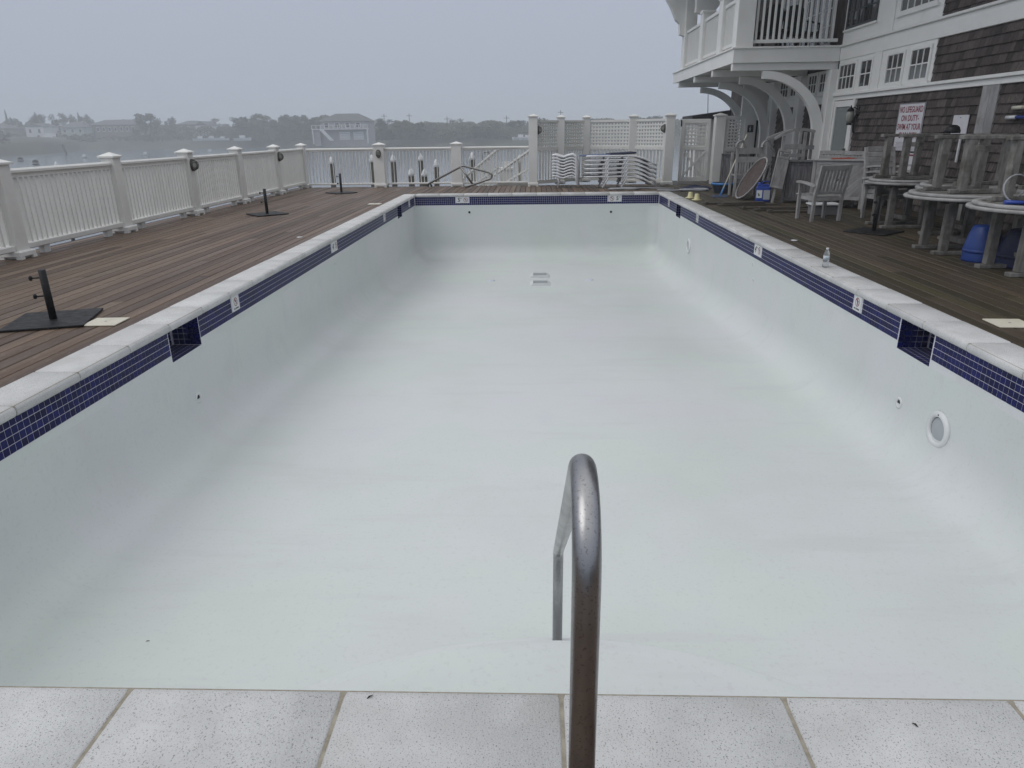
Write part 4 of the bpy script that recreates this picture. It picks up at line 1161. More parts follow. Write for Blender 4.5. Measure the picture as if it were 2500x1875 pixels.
mb = MB(o_); mb.tube([(4.27, 16.62, .03), (4.36, 16.71, .20)], .022, 10); mb.build('socket', MT['lightblue'], t)
# chlorine jug
t = root('chemical_jug', 'blue plastic chemical jug with two labels standing on the deck', 'jug', (4.87, 15.45, ZD), -.30)
mb = MB(); mb.cbox(-.15, .15, -.12, .12, 0.0, .33, .03); mb.cbox(-.13, .13, -.10, .10, .325, .365, .02); mb.build('body', MT['blue'], t)
mb = MB(); mb.lathe([(.035, .36), (.035, .40), (.0001, .405)], 14, (-.09, 0, 0)); mb.build('cap', MT['blue'], t)
mb = MB(); mb.tube(fillet([(-.03, 0, .36), (-.02, 0, .42), (.11, 0, .42), (.12, 0, .36)], [0, .02, .02, 0], 4), .014, 8); mb.build('handle', MT['blue'], t)
mb = MB(); mb.box(-.135, -.02, -.1235, -.1205, .09, .25); mb.build('label', MT['wplastic'], t)
mb = MB(); mb.box(.005, .135, -.1235, -.1205, .06, .25); mb.build('label', MT['gplastic'], t)
mb = MB(); mb.prism([(-.11, .19), (-.095, .13), (-.07, .12), (-.06, .17), (-.075, .155), (-.085, .185)], 'y', -.1245, -.1236); mb.build('leaf_mark', M('green_print', (.05, .14, .04), rough=.6), t)
# stray dark boards
for i, (x0, y0, x1, y1, lab) in enumerate(((3.55, 15.05, 4.35, 15.15, 'short dark board lying crosswise nearest the pool, far end'), (3.75, 14.72, 4.95, 14.78, 'long dark board on the deck in front of the blue jug'), (4.05, 14.1, 5.35, 14.15, 'dark board in the middle of the loose board pile'), (4.2, 13.75, 5.3, 13.7, 'nearest wet board of the loose pile by the armchair'), (4.35, 13.45, 5.4, 13.35, 'dark nearest plank of the loose pile left of the armchair'))):
    t = root('loose_board', lab, 'board', ((x0 + x1)/2, (y0 + y1)/2, ZD), math.atan2(y1 - y0, x1 - x0), 'loose boards on the right deck')
    L = math.hypot(x1 - x0, y1 - y0); mb = MB(); mb.cbox(-L/2, L/2, -.09, .09, 0.0, .035, .004); mb.build('top_board', MT['wetplank'], t)
    mb = MB(); mb.cbox(-L/2 + .1, L/2 - .25, -.04, .14, .036, .065, .004) if i in (1, 3) else mb.cbox(-L/2 + .02, -L/2 + .08, -.07, .07, .036, .05, .003); mb.build('upper_board', MT['wetplank'], t)
# ---- teak chairs (sitter faces local -Y)
def teak_chair(lab, loc, rz, mat, arms=True, grp=None):
    t = root('teak_armchair' if arms else 'teak_chair', lab, 'chair', loc, rz, grp)
    for sx in (-1, 1):
        mb = MB(); mb.prism([(-.025, 0), (.02, 0), (.03, .40), (-.03, .40)], 'y', -.25, -.205, Matrix.Translation((sx*.245, 0, 0))); mb.build('leg', mat, t)
        mb = MB(); v = [(.20, 0), (.245, 0), (.255, .40), (.375, .90), (.335, .90), (.21, .42)]
        mb.prism(v, 'x', sx*.245 - .024, sx*.245 + .024); mb.build('leg', mat, t)
        if arms:
            mb = MB(); pts = [(-.30, .605), (-.27, .635), (-.05, .625), (.27, .585), (.27, .555), (-.05, .595), (-.27, .60)]
            mb.prism(pts, 'x', sx*.27 - .035, sx*.27 + .035); mb.build('armrest', mat, t)
            mb = MB(); mb.prism([(-.235, .40), (-.20, .40), (-.20, .50), (-.215, .60), (-.255, .60), (-.235, .5)], 'x', sx*.26 - .018, sx*.26 + .018); mb.build('arm_post', mat, t)
    for k in range(6):
        y = -.24 + k*.082; mb = MB(); mb.cbox(-.235 if k else -.285, .235 if k else .285, y - .036, y + .036, .405 - .004*k, .425 - .004*k, .004); mb.build('seat_slat', mat, t)
    mb = MB(); mb.box(-.22, .22, -.235, -.212, .34, .40); mb.box(-.22, .22, .215, .24, .33, .385); mb.box(-.235, -.212, -.21, .21, .335, .395); mb.box(.212, .235, -.21, .21, .335, .395); mb.build('seat_frame', mat, t)
    Mb = Matrix.Translation((0, .235, .42)) @ Matrix.Rotation(-.235, 4, 'X')
    mb = MB(); mb.cbox(-.222, .222, -.016, .016, .415, .50, .006, Mb); mb.build('top_rail', mat, t)
    mb = MB(); mb.cbox(-.222, .222, -.014, .014, .02, .07, .004, Mb); mb.build('lower_rail', mat, t)
    for k in range(7):
        x = -.186 + k*.062; mb = MB(); mb.cbox(x - .021, x + .021, -.008, .008, .07, .415, .003, Mb); mb.build('back_slat', mat, t)
    return t
CH0 = teak_chair('single weathered teak armchair standing apart with its back to the camera', (4.83, 12.27, ZD), PI + .19, MT['teak'], grp=None)
def chair_copy(lab, loc, rz, grp):
    c = clone(CH0); c.location = loc; c.rotation_euler = (0, 0, rz); c['label'] = lab; c['group'] = grp; return c
SP = [((6.28, 15.75), 'farthest'), ((6.5, 15.12), 'middle'), ((6.62, 14.42), 'nearest')]
for (x, y), nm in SP:
    for k in range(2):
        dx, dy = .035*k*.57, .035*k*.82
        chair_copy('%s grey teak chair of the %s stack along the wall behind the cabinets' % (('lower', 'upper')[k], nm), (x + dx, y + dy, ZD + .10*k), -.55, 'teak chairs stacked along the clubhouse wall')
for k in range(4):
    chair_copy('%s teak chair in the stack between cabinet and first table' % ('bottom', 'second lowest', 'third', 'topmost')[k], (5.93 + .012*k, 12.25 + .055*k, ZD + .085*k), .12, 'teak chair stack beside the tables')
# ---- cabinets
def cabinet(lab, corner_r, corner_l, depth, h, legs, style, overh=.03, mat=None):
    mat = mat or MT['cabinet']
    a = Vector((corner_l[0], corner_l[1], 0)); b = Vector((corner_r[0], corner_r[1], 0)); L = (b - a).length
    t = root('bar_cabinet', lab, 'cabinet', ((a.x + b.x)/2, (a.y + b.y)/2, ZD), math.atan2(b.y - a.y, b.x - a.x), 'grey wooden outdoor cabinets')
    w_ = L/2
    mb = MB(); mb.box(-w_ + .01, w_ - .01, .02, depth, legs, h - .03); mb.build('carcass', mat, t)
    mb = MB(); mb.cbox(-w_ - overh, w_ + overh, -overh - .01, depth + overh, h - .03, h, .006); mb.build('counter_top', mat, t)
    for sx in (-1, 1):
        mb = MB(); mb.cbox(sx*w_ - .035, sx*w_ + .035, -.008, .03, .0, h - .032, .004); mb.build('stile', mat, t)
        mb = MB(); mb.cbox(sx*(w_ - .03) - .03, sx*(w_ - .03) + .03, depth - .06, depth, 0, legs, .004); mb.build('leg', mat, t)
    mb = MB(); mb.cbox(-w_ + .036, w_ - .036, -.004, .025, h - .10, h - .033, .004); mb.build('rail', mat, t)
    mb = MB(); mb.cbox(-w_ + .036, w_ - .036, -.004, .025, legs, legs + .06, .004); mb.build('rail', mat, t)
    z0, z1 = legs + .062, h - .102; x0, x1 = -w_ + .037, w_ - .037
    if style == 'v':
        k = int((x1 - x0)/.062)
        for i in range(k):
            xa = x0 + (x1 - x0)*i/k; mb = MB(); mb.cbox(xa + .002, xa + (x1 - x0)/k - .002, .002 + .002*(i % 2), .02, z0, z1, .003); mb.build('plank', mat, t)
    else:
        # diagonal boards clipped to the door rectangle
        st = .078; lo = x0 - (z1 - z0); i = 0
        s = lo
        while s < x1:
            poly = [(s, z0), (s + st - .006, z0), (s + st - .006 + (z1 - z0), z1), (s + (z1 - z0), z1)]
            def clip(P, ax, lim, keep):
                out = []
                for q in range(len(P)):
                    p, r = P[q], P[(q + 1) % len(P)]; ip = keep(p[ax], lim); ir = keep(r[ax], lim)
                    if ip: out.append(p)
                    if ip != ir:
                        f = (lim - p[ax])/(r[ax] - p[ax]); out.append((p[0] + f*(r[0] - p[0]), p[1] + f*(r[1] - p[1])))
                return out
            poly = clip(poly, 0, x0, lambda u, v: u >= v)
            if len(poly) > 2: poly = clip(poly, 0, x1, lambda u, v: u <= v)
            if len(poly) > 2:
                mb = MB(); mb.prism(poly, 'y', .001 + .002*(i % 2), .02); mb.build('plank', mat, t)
            s += st; i += 1
        mb = MB(); mb.box(w_ - .02, w_ + .0, -.016, -.009, h*.52, h*.62); mb.build('hinge', MT['iron'], t)
        mb = MB(); mb.lathe([(.02, 0), (.03, .02), (.0001, .04)], 10, (.0, -.0, h*.58), Matrix.Rotation(PI/2, 4, 'X')); mb.build('latch', MT['iron'], t)
    return t
cabinet('tall grey cabinet with diagonal boards behind the single armchair', (6.2, 13.79), (5.46, 14.35), .42, .905, .16, 'd', mat=MT['teak'])
cabinet('grey cabinet with vertical boards behind the blue jug', (5.75, 14.95), (5.2, 15.2), .42, .85, .05, 'v')
cabinet('pale grey vertical-board cabinet next to the gate post', (5.75, 19.9), (5.2, 20.35), .4, .84, .06, 'v')
t = root('orange_towel', 'crumpled orange cloth on top of the diagonal board cabinet', 'cloth', (5.93, 14.2, .905 + ZD))
mb = MB(); rr = random.Random(9); vs_ = []; fs = []
for j in range(5):
    for k in range(9): vs_.append((-.24 + k*.06, -.08 + j*.04, .003 + .035*abs(math.sin(k*1.3 + j))*rr.uniform(.5, 1)*(0 < j < 4)*(0 < k < 8)))
for j in range(4):
    for k in range(8): fs.append((j*9 + k, j*9 + k + 1, (j + 1)*9 + k + 1, (j + 1)*9 + k))
mb.add(vs_, fs, True); mb.add([(p[0], p[1], .001) for p in vs_], [f[::-1] for f in fs], True); mb.build('cloth', MT['red'], t)
t = root('storage_tray', 'white plastic tray on a grey box under the armchair', 'box', (5.2, 13.0, ZD))
mb = MB(); mb.cbox(-.22, .22, -.15, .15, 0, .17, .01); mb.build('box', M('grey_plastic_box', (.2, .2, .21), rough=.6), t)
mb = MB(); mb.cbox(-.26, .26, -.18, .18, .171, .20, .008); mb.build('lid', MT['wplastic'], t)
# ---- curved-arm bench upturned on the cabinet
o_ = Vector((5.45, 15.4, .84))
t = root('upturned_bench', 'upturned teak bench with long curved rails resting on the cabinet', 'bench', o_)
def arc(x0, z0, x1, z1, bulge, y, n=12):
    return [(x0 + (x1 - x0)*k/n, y, z0 + (z1 - z0)*k/n + bulge*math.sin(PI*k/n)) for k in range(n + 1)]
for y, x0, z0, x1, z1 in ((15.62, 4.87, 1.25, 5.86, 1.39), (15.25, 4.92, 1.26, 5.70, 1.40)):
    mb = MB(o_); P = arc(x0, z0, x1, z1, .10, y)
    for a, b in zip(P, P[1:]): mb.bar(a, b, .06, .045)
    mb.build('curved_rail', MT['teak'], t)
for x, y, z1 in ((5.12, 15.3, 1.32), (5.55, 15.28, 1.39), (5.80, 15.58, 1.38), (5.56, 15.6, 1.44)):
    mb = MB(o_); mb.bar((x, y, .845), (x, y, z1), .055, .055); mb.build('leg', MT['teak'], t)
for a, b, h in (((5.12, 15.3, 1.10), (5.55, 15.28, 1.10), .10), ((5.55, 15.45, 1.08), (5.83, 15.5, 1.08), .08), ((5.12, 15.3, .93), (5.55, 15.28, .93), .07)):
    mb = MB(o_); mb.bar(a, b, .03, h); mb.build('cross_rail', MT['teak'], t)
# leaning slatted panel
o_ = Vector((5.0, 15.28, ZD))
t = root('leaning_backrest', 'narrow framed slat panel leaning against the vertical board cabinet', 'panel', o_)
Mx = Matrix.Translation((4.985, 15.02, .30)) @ Matrix.Rotation(.20, 4, 'Y') @ Matrix.Rotation(-.20, 4, 'X')
for xa, xb, za, zb, nm in ((-.13, -.105, 0, .78, 'stile'), (.105, .13, 0, .78, 'stile'), (-.105, .105, .73, .78, 'rail'), (-.105, .105, .60, .64, 'rail'), (-.105, .105, 0, .04, 'rail')):
    mb = MB(o_); mb.cbox(xa, xb, -.016, .016, za, zb, .003, Mx); mb.build(nm, MT['teak'], t)
for i in range(6):
    mb = MB(o_); xa = -.104 + i*.035; mb.box(xa, xa + .031, -.006, .006, .041, .599, Mx); mb.build('slat', MT['teak'], t)
mb = MB(o_); mb.box(-.02, .02, .02, .05, -.30, .4, Mx); mb.build('prop', MT['teak'], t)
# tall bench on end behind the round top
o_ = Vector((4.95, 17.0, ZD))
t = root('garden_bench', 'grey teak bench with hooped arms behind the leaning round tabletop', 'bench', o_)
for x in (4.62, 5.20):
    mb = MB(o_); P = [(x - .06 + .20*(1 - math.cos(a*PI/10))*.9, 16.75 + .02*a, 1.06 + .15*math.sin(a*PI/10)*(1 if a < 6 else .9) - .02*a*(a > 5)) for a in range(11)]
    for a, b in zip(P, P[1:]): mb.bar(a, b, .05, .035)
    mb.build('arm_hoop', MT['teak'], t)
    mb = MB(o_); mb.bar((x, 16.78, ZD), (x, 16.80, 1.12), .05, .05); mb.build('leg', MT['teak'], t)
    mb = MB(o_); mb.bar((x, 17.2, ZD), (x, 17.22, .95), .05, .05); mb.build('leg', MT['teak'], t)
for z, h in ((.99, .13), (.80, .12), (.42, .08)):
    mb = MB(o_); mb.box(4.65, 5.17, 16.785, 16.81, z - h/2, z + h/2); mb.build('rail', MT['teak'], t)
for i in range(8):
    x = 4.68 + i*.063; mb = MB(o_); mb.box(x, x + .04, 16.79, 16.805, .46, .74); mb.build('slat', MT['teak'], t)
mb = MB(o_); mb.box(4.62, 5.2, 16.8, 17.2, .44, .47); mb.build('seat', MT['teak'], t)
# leaning round tabletop with folded legs
o_ = Vector((4.75, 16.05, ZD))
t = root('round_tabletop', 'round brown tabletop leaning on edge among the furniture', 'tabletop', o_)
dx = Vector((.52, .03, .85)).normalized()            # up along the disc
sv = Vector((.285, .958, -.06)); sv = (sv - dx*sv.dot(dx)).normalized(); qv = dx.cross(sv)
nr = (-.30*sv + .954*qv).normalized(); sd = dx.cross(nr)
c = Vector((4.79, 16.12, .435)); Rr = .515
Md = Matrix(((sd.x, dx.x, nr.x, c.x), (sd.y, dx.y, nr.y, c.y), (sd.z, dx.z, nr.z, c.z), (0, 0, 0, 1)))
mb = MB(o_); mb.lathe([(Rr - .035, -.02), (Rr, -.012), (Rr, .014), (Rr - .012, .02), (Rr - .035, .016)], 48, (0, 0, 0), Md, caps=False); mb.build('rim', MT['cream'] if False else MT['teak'], t)
n = 11
for i in range(n):
    xa = -(Rr - .036) + (2*(Rr - .036))*i/n + .002; xb = xa + 2*(Rr - .036)/n - .004
    ya = math.sqrt(max(0.0, (Rr - .036)**2 - max(abs(xa), abs(xb))**2)) if True else 0
    if ya < .05: ya = .09
    mb = MB(o_); mb.box(xa, xb, -ya, ya, -.012, .008, Md); mb.build('plank', MT['disc'], t)
mb = MB(o_); mb.lathe([(.0001, -.013), (Rr - .034, -.013), (Rr - .034, -.004), (.0001, -.004)], 40, (0, 0, 0), Md); mb.build('underboard', MT['disc'], t)
for k, (x, y) in enumerate(((4.98, 16.02), (5.06, 15.96))):
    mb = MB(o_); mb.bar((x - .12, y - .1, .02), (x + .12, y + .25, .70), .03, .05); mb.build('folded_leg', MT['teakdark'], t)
# ---- stacked round tables
def table(lab, x, y, rz, R, flip, H=.685, mat=None):
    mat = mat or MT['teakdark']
    t = root('patio_table', lab, 'table', (x, y, ZD), rz, 'round teak tables stacked in pairs')
    F = Matrix.Translation((0, 0, 2*H)) @ Matrix.Diagonal((1, 1, -1, 1)) if flip else Matrix.Identity(4)
    if flip: F = Matrix.Translation((0, 0, 2*H + .003)) @ Matrix.Rotation(PI, 4, 'X')
    mb = MB(); mb.lathe([(R - .085, H - .036), (R - .008, H - .036), (R, H - .028), (R, H - .008), (R - .008, H), (R - .085, H)], 56, (0, 0, 0), F)
    n = 56; b0 = len(mb.v) - 6*n
    mb.f = [f for f in mb.f if len(f) == 4]; mb.sm = mb.sm[:len(mb.f)]
    mb.f += [(b0 + k, b0 + (k + 1) % n, b0 + 5*n + (k + 1) % n, b0 + 5*n + k) for k in range(n)]; mb.sm += [True]*n
    mb.build('rim', MT['teak'], t)
    m = 13; Q = R - .087
    for i in range(m):
        xa = -Q + 2*Q*i/m + .003; xb = -Q + 2*Q*(i + 1)/m - .003; ya = math.sqrt(max(0, Q*Q - max(abs(xa), abs(xb))**2))
        if ya < .06: continue
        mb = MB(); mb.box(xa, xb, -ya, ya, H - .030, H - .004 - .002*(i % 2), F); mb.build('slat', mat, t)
    for sx in (-1, 1):
        for sy in (-1, 1):
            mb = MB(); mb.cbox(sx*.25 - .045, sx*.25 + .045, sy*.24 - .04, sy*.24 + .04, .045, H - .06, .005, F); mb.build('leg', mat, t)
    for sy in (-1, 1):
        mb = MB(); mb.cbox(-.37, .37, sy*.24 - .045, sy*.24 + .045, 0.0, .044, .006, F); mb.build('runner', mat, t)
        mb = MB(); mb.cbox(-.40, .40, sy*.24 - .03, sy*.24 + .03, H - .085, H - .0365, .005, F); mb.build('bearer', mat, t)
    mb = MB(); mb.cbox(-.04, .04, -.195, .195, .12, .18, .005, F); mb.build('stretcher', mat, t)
    return t
PAIRS = [(5.24, 7.55, .06, .66, 'nearest', 'at the right edge of the picture'), (5.23, 8.90, -.04, .65, 'second', 'carrying the big upturned legs'), (5.95, 10.15, .05, .60, 'third', 'closest to the wall'), (5.72, 11.35, .0, .55, 'farthest', 'beside the chair stack'), (6.42, 8.97, .1, .49, 'hindmost', 'tucked against the wall')]
for x, y, rz, R, nm, ex in PAIRS:
    table('lower teak table of the %s pair, %s' % (nm, ex), x, y, rz, R, False)
    table('upturned teak table topping the %s pair, %s' % (nm, ex), x + .03, y - .02, rz + .1, R - .015, True)
# blue tubs under the tables
def tub(lab, x, y, r, h, mat, sx=1.):
    t = root('blue_tub', lab, 'tub', (x, y, ZD), .3)
    mb = MB(); mb.lathe([(r, 0), (r*1.0, .02), (r*.97, h*.4), (r*.84, h*.75), (r*.70, h*.95), (r*.62, h), (.0001, h*1.01)], 12, (0, 0, 0), Matrix.Diagonal((sx, 1, 1, 1))); mb.build('body', mat, t)
    mb = MB(); mb.lathe([(r*1.0, .10), (r*1.02, .11), (r*1.02, .13), (r*.995, .14)], 12, (0, 0, 0), Matrix.Diagonal((sx, 1, 1, 1))); mb.build('band', mat, t)
tub('blue plastic tub upside down between the two nearest tables', 5.17, 8.23, .20, .40, M('faded_blue_plastic', (.011, .04, .20), (.018, .06, .27), rough=.4, vscale=5))
tub('darker blue slumped tub under the nearest table', 5.40, 7.85, .27, .40, MT['bluebag'])
# odds and ends on the tables
t = root('black_cap', 'black cap lying on the upturned table legs', 'cap', (5.75, 10.35, 1.37), .5)
mb = MB(); mb.lathe([(.11, 0), (.112, .03), (.09, .08), (.05, .105), (.0001, .11)], 18, (0, 0, 0), Matrix.Diagonal((1, .85, 1, 1))); mb.build('crown', MT['iron'], t)
mb = MB(); mb.prism([(-.10, -.06), (-.22, -.045), (-.25, 0), (-.22, .045), (-.10, .06)], 'z', .005, .018); mb.build('peak', MT['iron'], t)
t = root('blue_hose_gun', 'blue spray wand with thin tube on the nearest table', 'hose', (4.78, 7.28, .712))
mb = MB(); mb.tube([(-.06, .05, .02), (.1, .02, .02), (.4, .12, .02)], [.025, .02, .014], 8); mb.build('wand', MT['blue'], t)
mb = MB(); mb.tube([(.12 + .17*math.cos(a*PI/9), .3 - .02*a, .14 + .14*math.sin(a*PI/9)) for a in range(-2, 15)], .008, 6); mb.build('tube', MT['hose'], t)
# white stick hanging by the wall
t = root('white_stick', 'thin white plastic strip hanging on the shingles below the blank sign', 'strip', (6.93, 12.2, 1.2)); mb = MB(); mb.cbox(-.012, .012, -.02, .02, -.3, .12, .003); mb.build('strip', MT['wplastic'], t)
# ------------------------------------------------------------------ water and far shore
ZW = -4.42  # water level and the whole far shore scaled outward about the camera
mb = MB(); mb.add([(-1400, -300, ZW), (1400, -300, ZW), (1400, 1400, ZW), (-1400, 1400, ZW)], [(0, 1, 2, 3)])
mb.build('harbour_water', MT['water'])['kind'] = 'structure'
SHL = [(-714, 68), (-408, 161.5), (-255, 212.5), (-183.6, 243.1), (-190.4, 280.5), (-210.8, 326.4), (-222.7, 353.6), (-200.6, 372.3), (-170, 377.4), (-127.5, 367.2), (-85, 340), (-47.6, 319.6), (-11.9, 307.7), (34, 299.2), (102, 292.4), (255, 255), (714, 102)]
rows = [(0, -4.85), (5.1, -4.25), (13.6, -2.21), (23.8, -0.51), (40.8, 0.25), (102, 1.7), (238, 2.72), (578, 3.06)]
mb = MB(); vs_ = []; fs = []
rs = random.Random(5)
pts = []
for (a, b) in zip(SHL, SHL[1:]):
    for k in range(6): pts.append((a[0] + (b[0] - a[0])*k/6, a[1] + (b[1] - a[1])*k/6))
pts.append(SHL[-1])
for d, z in rows:
    for i, (x, y) in enumerate(pts):
        L = math.hypot(x, y); j = rs.uniform(-1, 1)
        vs_.append((x + x/L*(d + j*1.2), y + y/L*(d + j*1.2), z + (j*.18 if d > 5 else 0)))
n = len(pts)
for i in range(len(rows) - 1):
    for k in range(n - 1): fs.append((i*n + k, i*n + k + 1, (i + 1)*n + k + 1, (i + 1)*n + k))
mb.add(vs_, fs, True)
mb.build('far_shore_ground', MT['shore'])['kind'] = 'structure'
def ground(x, y): return .7
# ---- trees
def crown_mesh(seed, mat, n=900, leaf_=.42, kind='round'):
    r = random.Random(seed); mb = MB(); vs_ = []; fs = []
    clumps = []
    if kind == 'conifer':
        for k in range(16):
            z = .12 + .86*k/15; rr = .50*(1 - z)*r.uniform(.75, 1.1) + .03
            for a in range(5):
                t_ = a*2*PI/5 + k*.9; clumps.append((rr*.6*math.cos(t_), rr*.6*math.sin(t_), z, rr*.55, .05))
    else:
        for k in range(24):
            a = r.uniform(0, 2*PI); u = r.uniform(.05, 1.); rad = .36*math.sqrt(u); z = r.uniform(.06, .86)
            f = math.sqrt(max(.35, 1 - ((z - .42)/.55)**2))
            clumps.append((rad*f*math.cos(a)*1.15, rad*f*math.sin(a)*1.15, z + r.uniform(-.03, .06), r.uniform(.10, .19), r.uniform(.07, .13)))
    for i in range(n):
        cx, cy_, cz, cr_, ch_ = clumps[i % len(clumps)]
        a = r.uniform(0, 2*PI); u = r.random()**.5; ph = r.uniform(-1, 1)
        p = Vector((cx + cr_*u*math.cos(a)*math.sqrt(1 - ph*ph), cy_ + cr_*u*math.sin(a)*math.sqrt(1 - ph*ph), cz + ch_*u*ph))
        d1 = Vector((r.uniform(-1, 1), r.uniform(-1, 1), r.uniform(-.6, .6))).normalized(); d2 = d1.orthogonal().normalized()
        s = .028*r.uniform(.6, 1.4)
        b = len(vs_); vs_ += [p + d1*s, p + d2*s*.7, p - d1*s, p - d2*s*.7]; fs.append((b, b + 1, b + 2, b + 3))
    mb.add(vs_, fs); me = mb.mesh('crown', fix=False); me.materials.append(mat); return me
def trunk_mesh(seed):
    r = random.Random(seed); mb = MB()
    mb.tube([(0, 0, -.1), (.01, .0, .15), (.0, .02, .35), (.02, .0, .6)], [.035, .026, .02, .008], 7)
    for k in range(6):
        a = r.uniform(0, 2*PI); z = r.uniform(.15, .42); mb.tube([(0, 0, z), (.12*math.cos(a), .12*math.sin(a), z + .14), (.24*math.cos(a), .24*math.sin(a), z + .3)], [.014, .009, .003], 5)
    me = mb.mesh('trunk'); me.materials.append(MT['bark']); return me
CM = {'g': [crown_mesh(1, MT['leaf'], 2600), crown_mesh(2, MT['leaf'], 2600)], 'o': [crown_mesh(3, MT['leafolive'], 2600), crown_mesh(4, MT['leafolive'], 2400)], 'b': [crown_mesh(5, MT['leafbrown'], 1900), crown_mesh(6, MT['leafbrown'], 1700)], 'p': [crown_mesh(7, MT['leafolive'], 800)], 'c': [crown_mesh(8, MT['leaf'], 1500, kind='conifer')]}
TM = [trunk_mesh(1), trunk_mesh(2)]
TREES = [(-302.26, 416.5, 16.32, 4.42, 'c'), (-304.3, 425, 13.77, 8.5, 'b'), (-299.37, 438.6, 16.15, 11.73, 'b'), (-282.71, 413.1, 15.81, 6.8, 'b'), (-275.06, 419.9, 16.32, 10.54, 'b'), (-276.93, 435.2, 15.13, 9.18, 'b'), (-268.6, 430.1, 14.62, 5.78, 'c'), (-260.95, 425, 14.62, 9.52, 'b'), (-256.87, 348.5, 5.44, 5.78, 'g'), (-231.03, 377.4, 3.4, 5.44, 'o'), (-210.8, 394.4, 13.94, 15.3, 'o'), (-215.05, 431.8, 12.75, 7.14, 'b'), (-196.86, 448.8, 12.58, 12.24, 'b'), (-153.85, 384.2, 11.39, 11.05, 'g'), (-145.01, 377.4, 12.58, 13.26, 'g'), (-136.17, 367.2, 11.73, 10.54, 'o'), (-129.88, 377.4, 11.73, 10.2, 'g'), (-123.25, 367.2, 11.39, 9.86, 'g'), (-115.6, 362.1, 11.05, 10.54, 'o'), (-107.1, 355.3, 9.52, 9.52, 'g'), (-204, 409.7, 8.16, 9.52, 'b'), (-193.12, 404.6, 6.8, 10.2, 'b'), (-166.77, 394.4, 7.99, 9.18, 'b'), (-99.45, 345.1, 9.18, 8.67, 'g'), (-71.74, 333.2, 8.33, 8.84, 'g'), (-64.94, 324.7, 7.65, 10.2, 'o'), (-58.31, 321.3, 7.14, 10.2, 'o'), (-52.7, 326.4, 6.12, 8.5, 'g'), (-46.92, 348.5, 6.8, 8.5, 'b'), (-39.27, 365.5, 8.33, 10.88, 'p'), (-30.26, 333.2, 4.25, 7.14, 'b'), (-23.8, 323, 4.25, 8.16, 'o'), (-18.36, 328.1, 4.93, 6.8, 'g'), (-8.33, 341.7, 6.97, 9.52, 'g'), (-1.87, 331.5, 5.1, 8.84, 'g'), (7.65, 336.6, 6.12, 9.35, 'o'), (23.8, 340, 6.8, 11.05, 'g'), (52.7, 333.2, 7.82, 11.9, 'g'), (78.2, 323, 7.48, 11.9, 'o')]  # tree positions and sizes taken from image pixels at guessed distances, then hardcoded
KN = {'g': 'dull green', 'o': 'olive', 'b': 'bare brown', 'p': 'thin pale', 'c': 'pointed conifer'}
rk = random.Random(8)
WHERE = ['at the far left edge of the shore', 'left of the first bare grove', 'in the first bare grove on the left', 'left in the grove above the pale house', 'tallest in the grove above the pale house', 'behind the grove above the pale house', 'beside the green sided house', 'right of the green sided house', 'low on the left shore bank', 'low in front of the brown house',
         'broad and rounded right of the brown house', 'slim and faint behind the broad olive tree', 'faint and rounded behind the white gabled house', 'at the left end of the long tree belt', 'highest in the left of the long tree belt', 'third from the left in the long tree belt', 'in the middle of the long tree belt', 'right of the middle of the long tree belt', 'third from the right end of the tree belt', 'second from the right end of the tree belt', 'left of the grey roofed house', 'right in front of the grey roofed house', 'between white gabled house and tree belt', 'touching the left side of the garage house',
         'touching the right side of the garage house', 'second to the right of the garage house', 'third to the right of the garage house', 'fourth to the right of the garage house', 'standing alone right of a gap in the trees', 'with see-through crown beside a utility pole', 'small, right of the see-through tree', 'low and broad in the right scrub', 'small and rounded above the right scrub', 'just left of the tall fence post', 'behind the left tall fence post', 'behind the lattice fence on the left', 'behind the middle of the lattice fence', 'behind the lattice gate', 'behind the clubhouse brackets']
for i, (x, y, zt, wd, k) in enumerate(TREES):
    zb = -0.34 if y < 382.5 else 0.34
    h = zt - zb + .3; L = math.hypot(x, y)
    t = root('shore_tree', 'hazy %s tree %s' % (KN[k], WHERE[i]), 'tree', (x, y, zb), rk.uniform(0, 6.3), 'trees on the far shore')
    s = wd*1.15 if k != 'c' else wd
    put('crown', CM[k][i % len(CM[k])], None, t, (0, 0, -.12*h), (0, 0, 0), (s, s, h*1.12))
    put('trunk', TM[i % 2], None, t, (0, 0, 0), (0, 0, 0), (s*.9, s*.9, h))
# scrub along the shore: one mass
def scrub(name, lab, strips, mat, seed):
    r = random.Random(seed); mb = MB(); vs_ = []; fs = []
    for (x0, y0, x1, y1, h0, h1, n) in strips:
        bumps = [(r.random(), r.uniform(.04, .12), r.uniform(.4, 1.)) for _ in range(14)]
        for i in range(n):
            f = r.random(); top = h0 + (h1 - h0)*max([a*math.exp(-((f - c)/w_)**2) for c, w_, a in bumps] + [.1])
            x = x0 + (x1 - x0)*f; y = y0 + (y1 - y0)*f; L = math.hypot(x, y); q = r.uniform(15, 37)
            z = -1.36 + (top + 1.0)*r.random()**.7
            p = Vector((x + x/L*q, y + y/L*q, z)); d1 = Vector((r.uniform(-1, 1), r.uniform(-1, 1), r.uniform(-.6, .6))).normalized(); d2 = d1.orthogonal().normalized()
            s = r.uniform(.26, .58); b = len(vs_); vs_ += [p + d1*s, p + d2*s*.7, p - d1*s, p - d2*s*.7]; fs.append((b, b + 1, b + 2, b + 3))
    mb.add(vs_, fs); o = mb.build(name, mat, None, fix=False); tag(o, lab, 'bushes', kind='stuff')
scrub('shore_scrub', 'dense green scrub along the far shore right of the garage house', [(-64.6, 316.2, -10.2, 307.7, 2.38, 4.76, 9000), (-13.6, 307.7, 119, 292.4, 2.04, 5.1, 7000), (-105.4, 348.5, -68, 323, 1.02, 2.72, 1800)], MT['leaf'], 1)
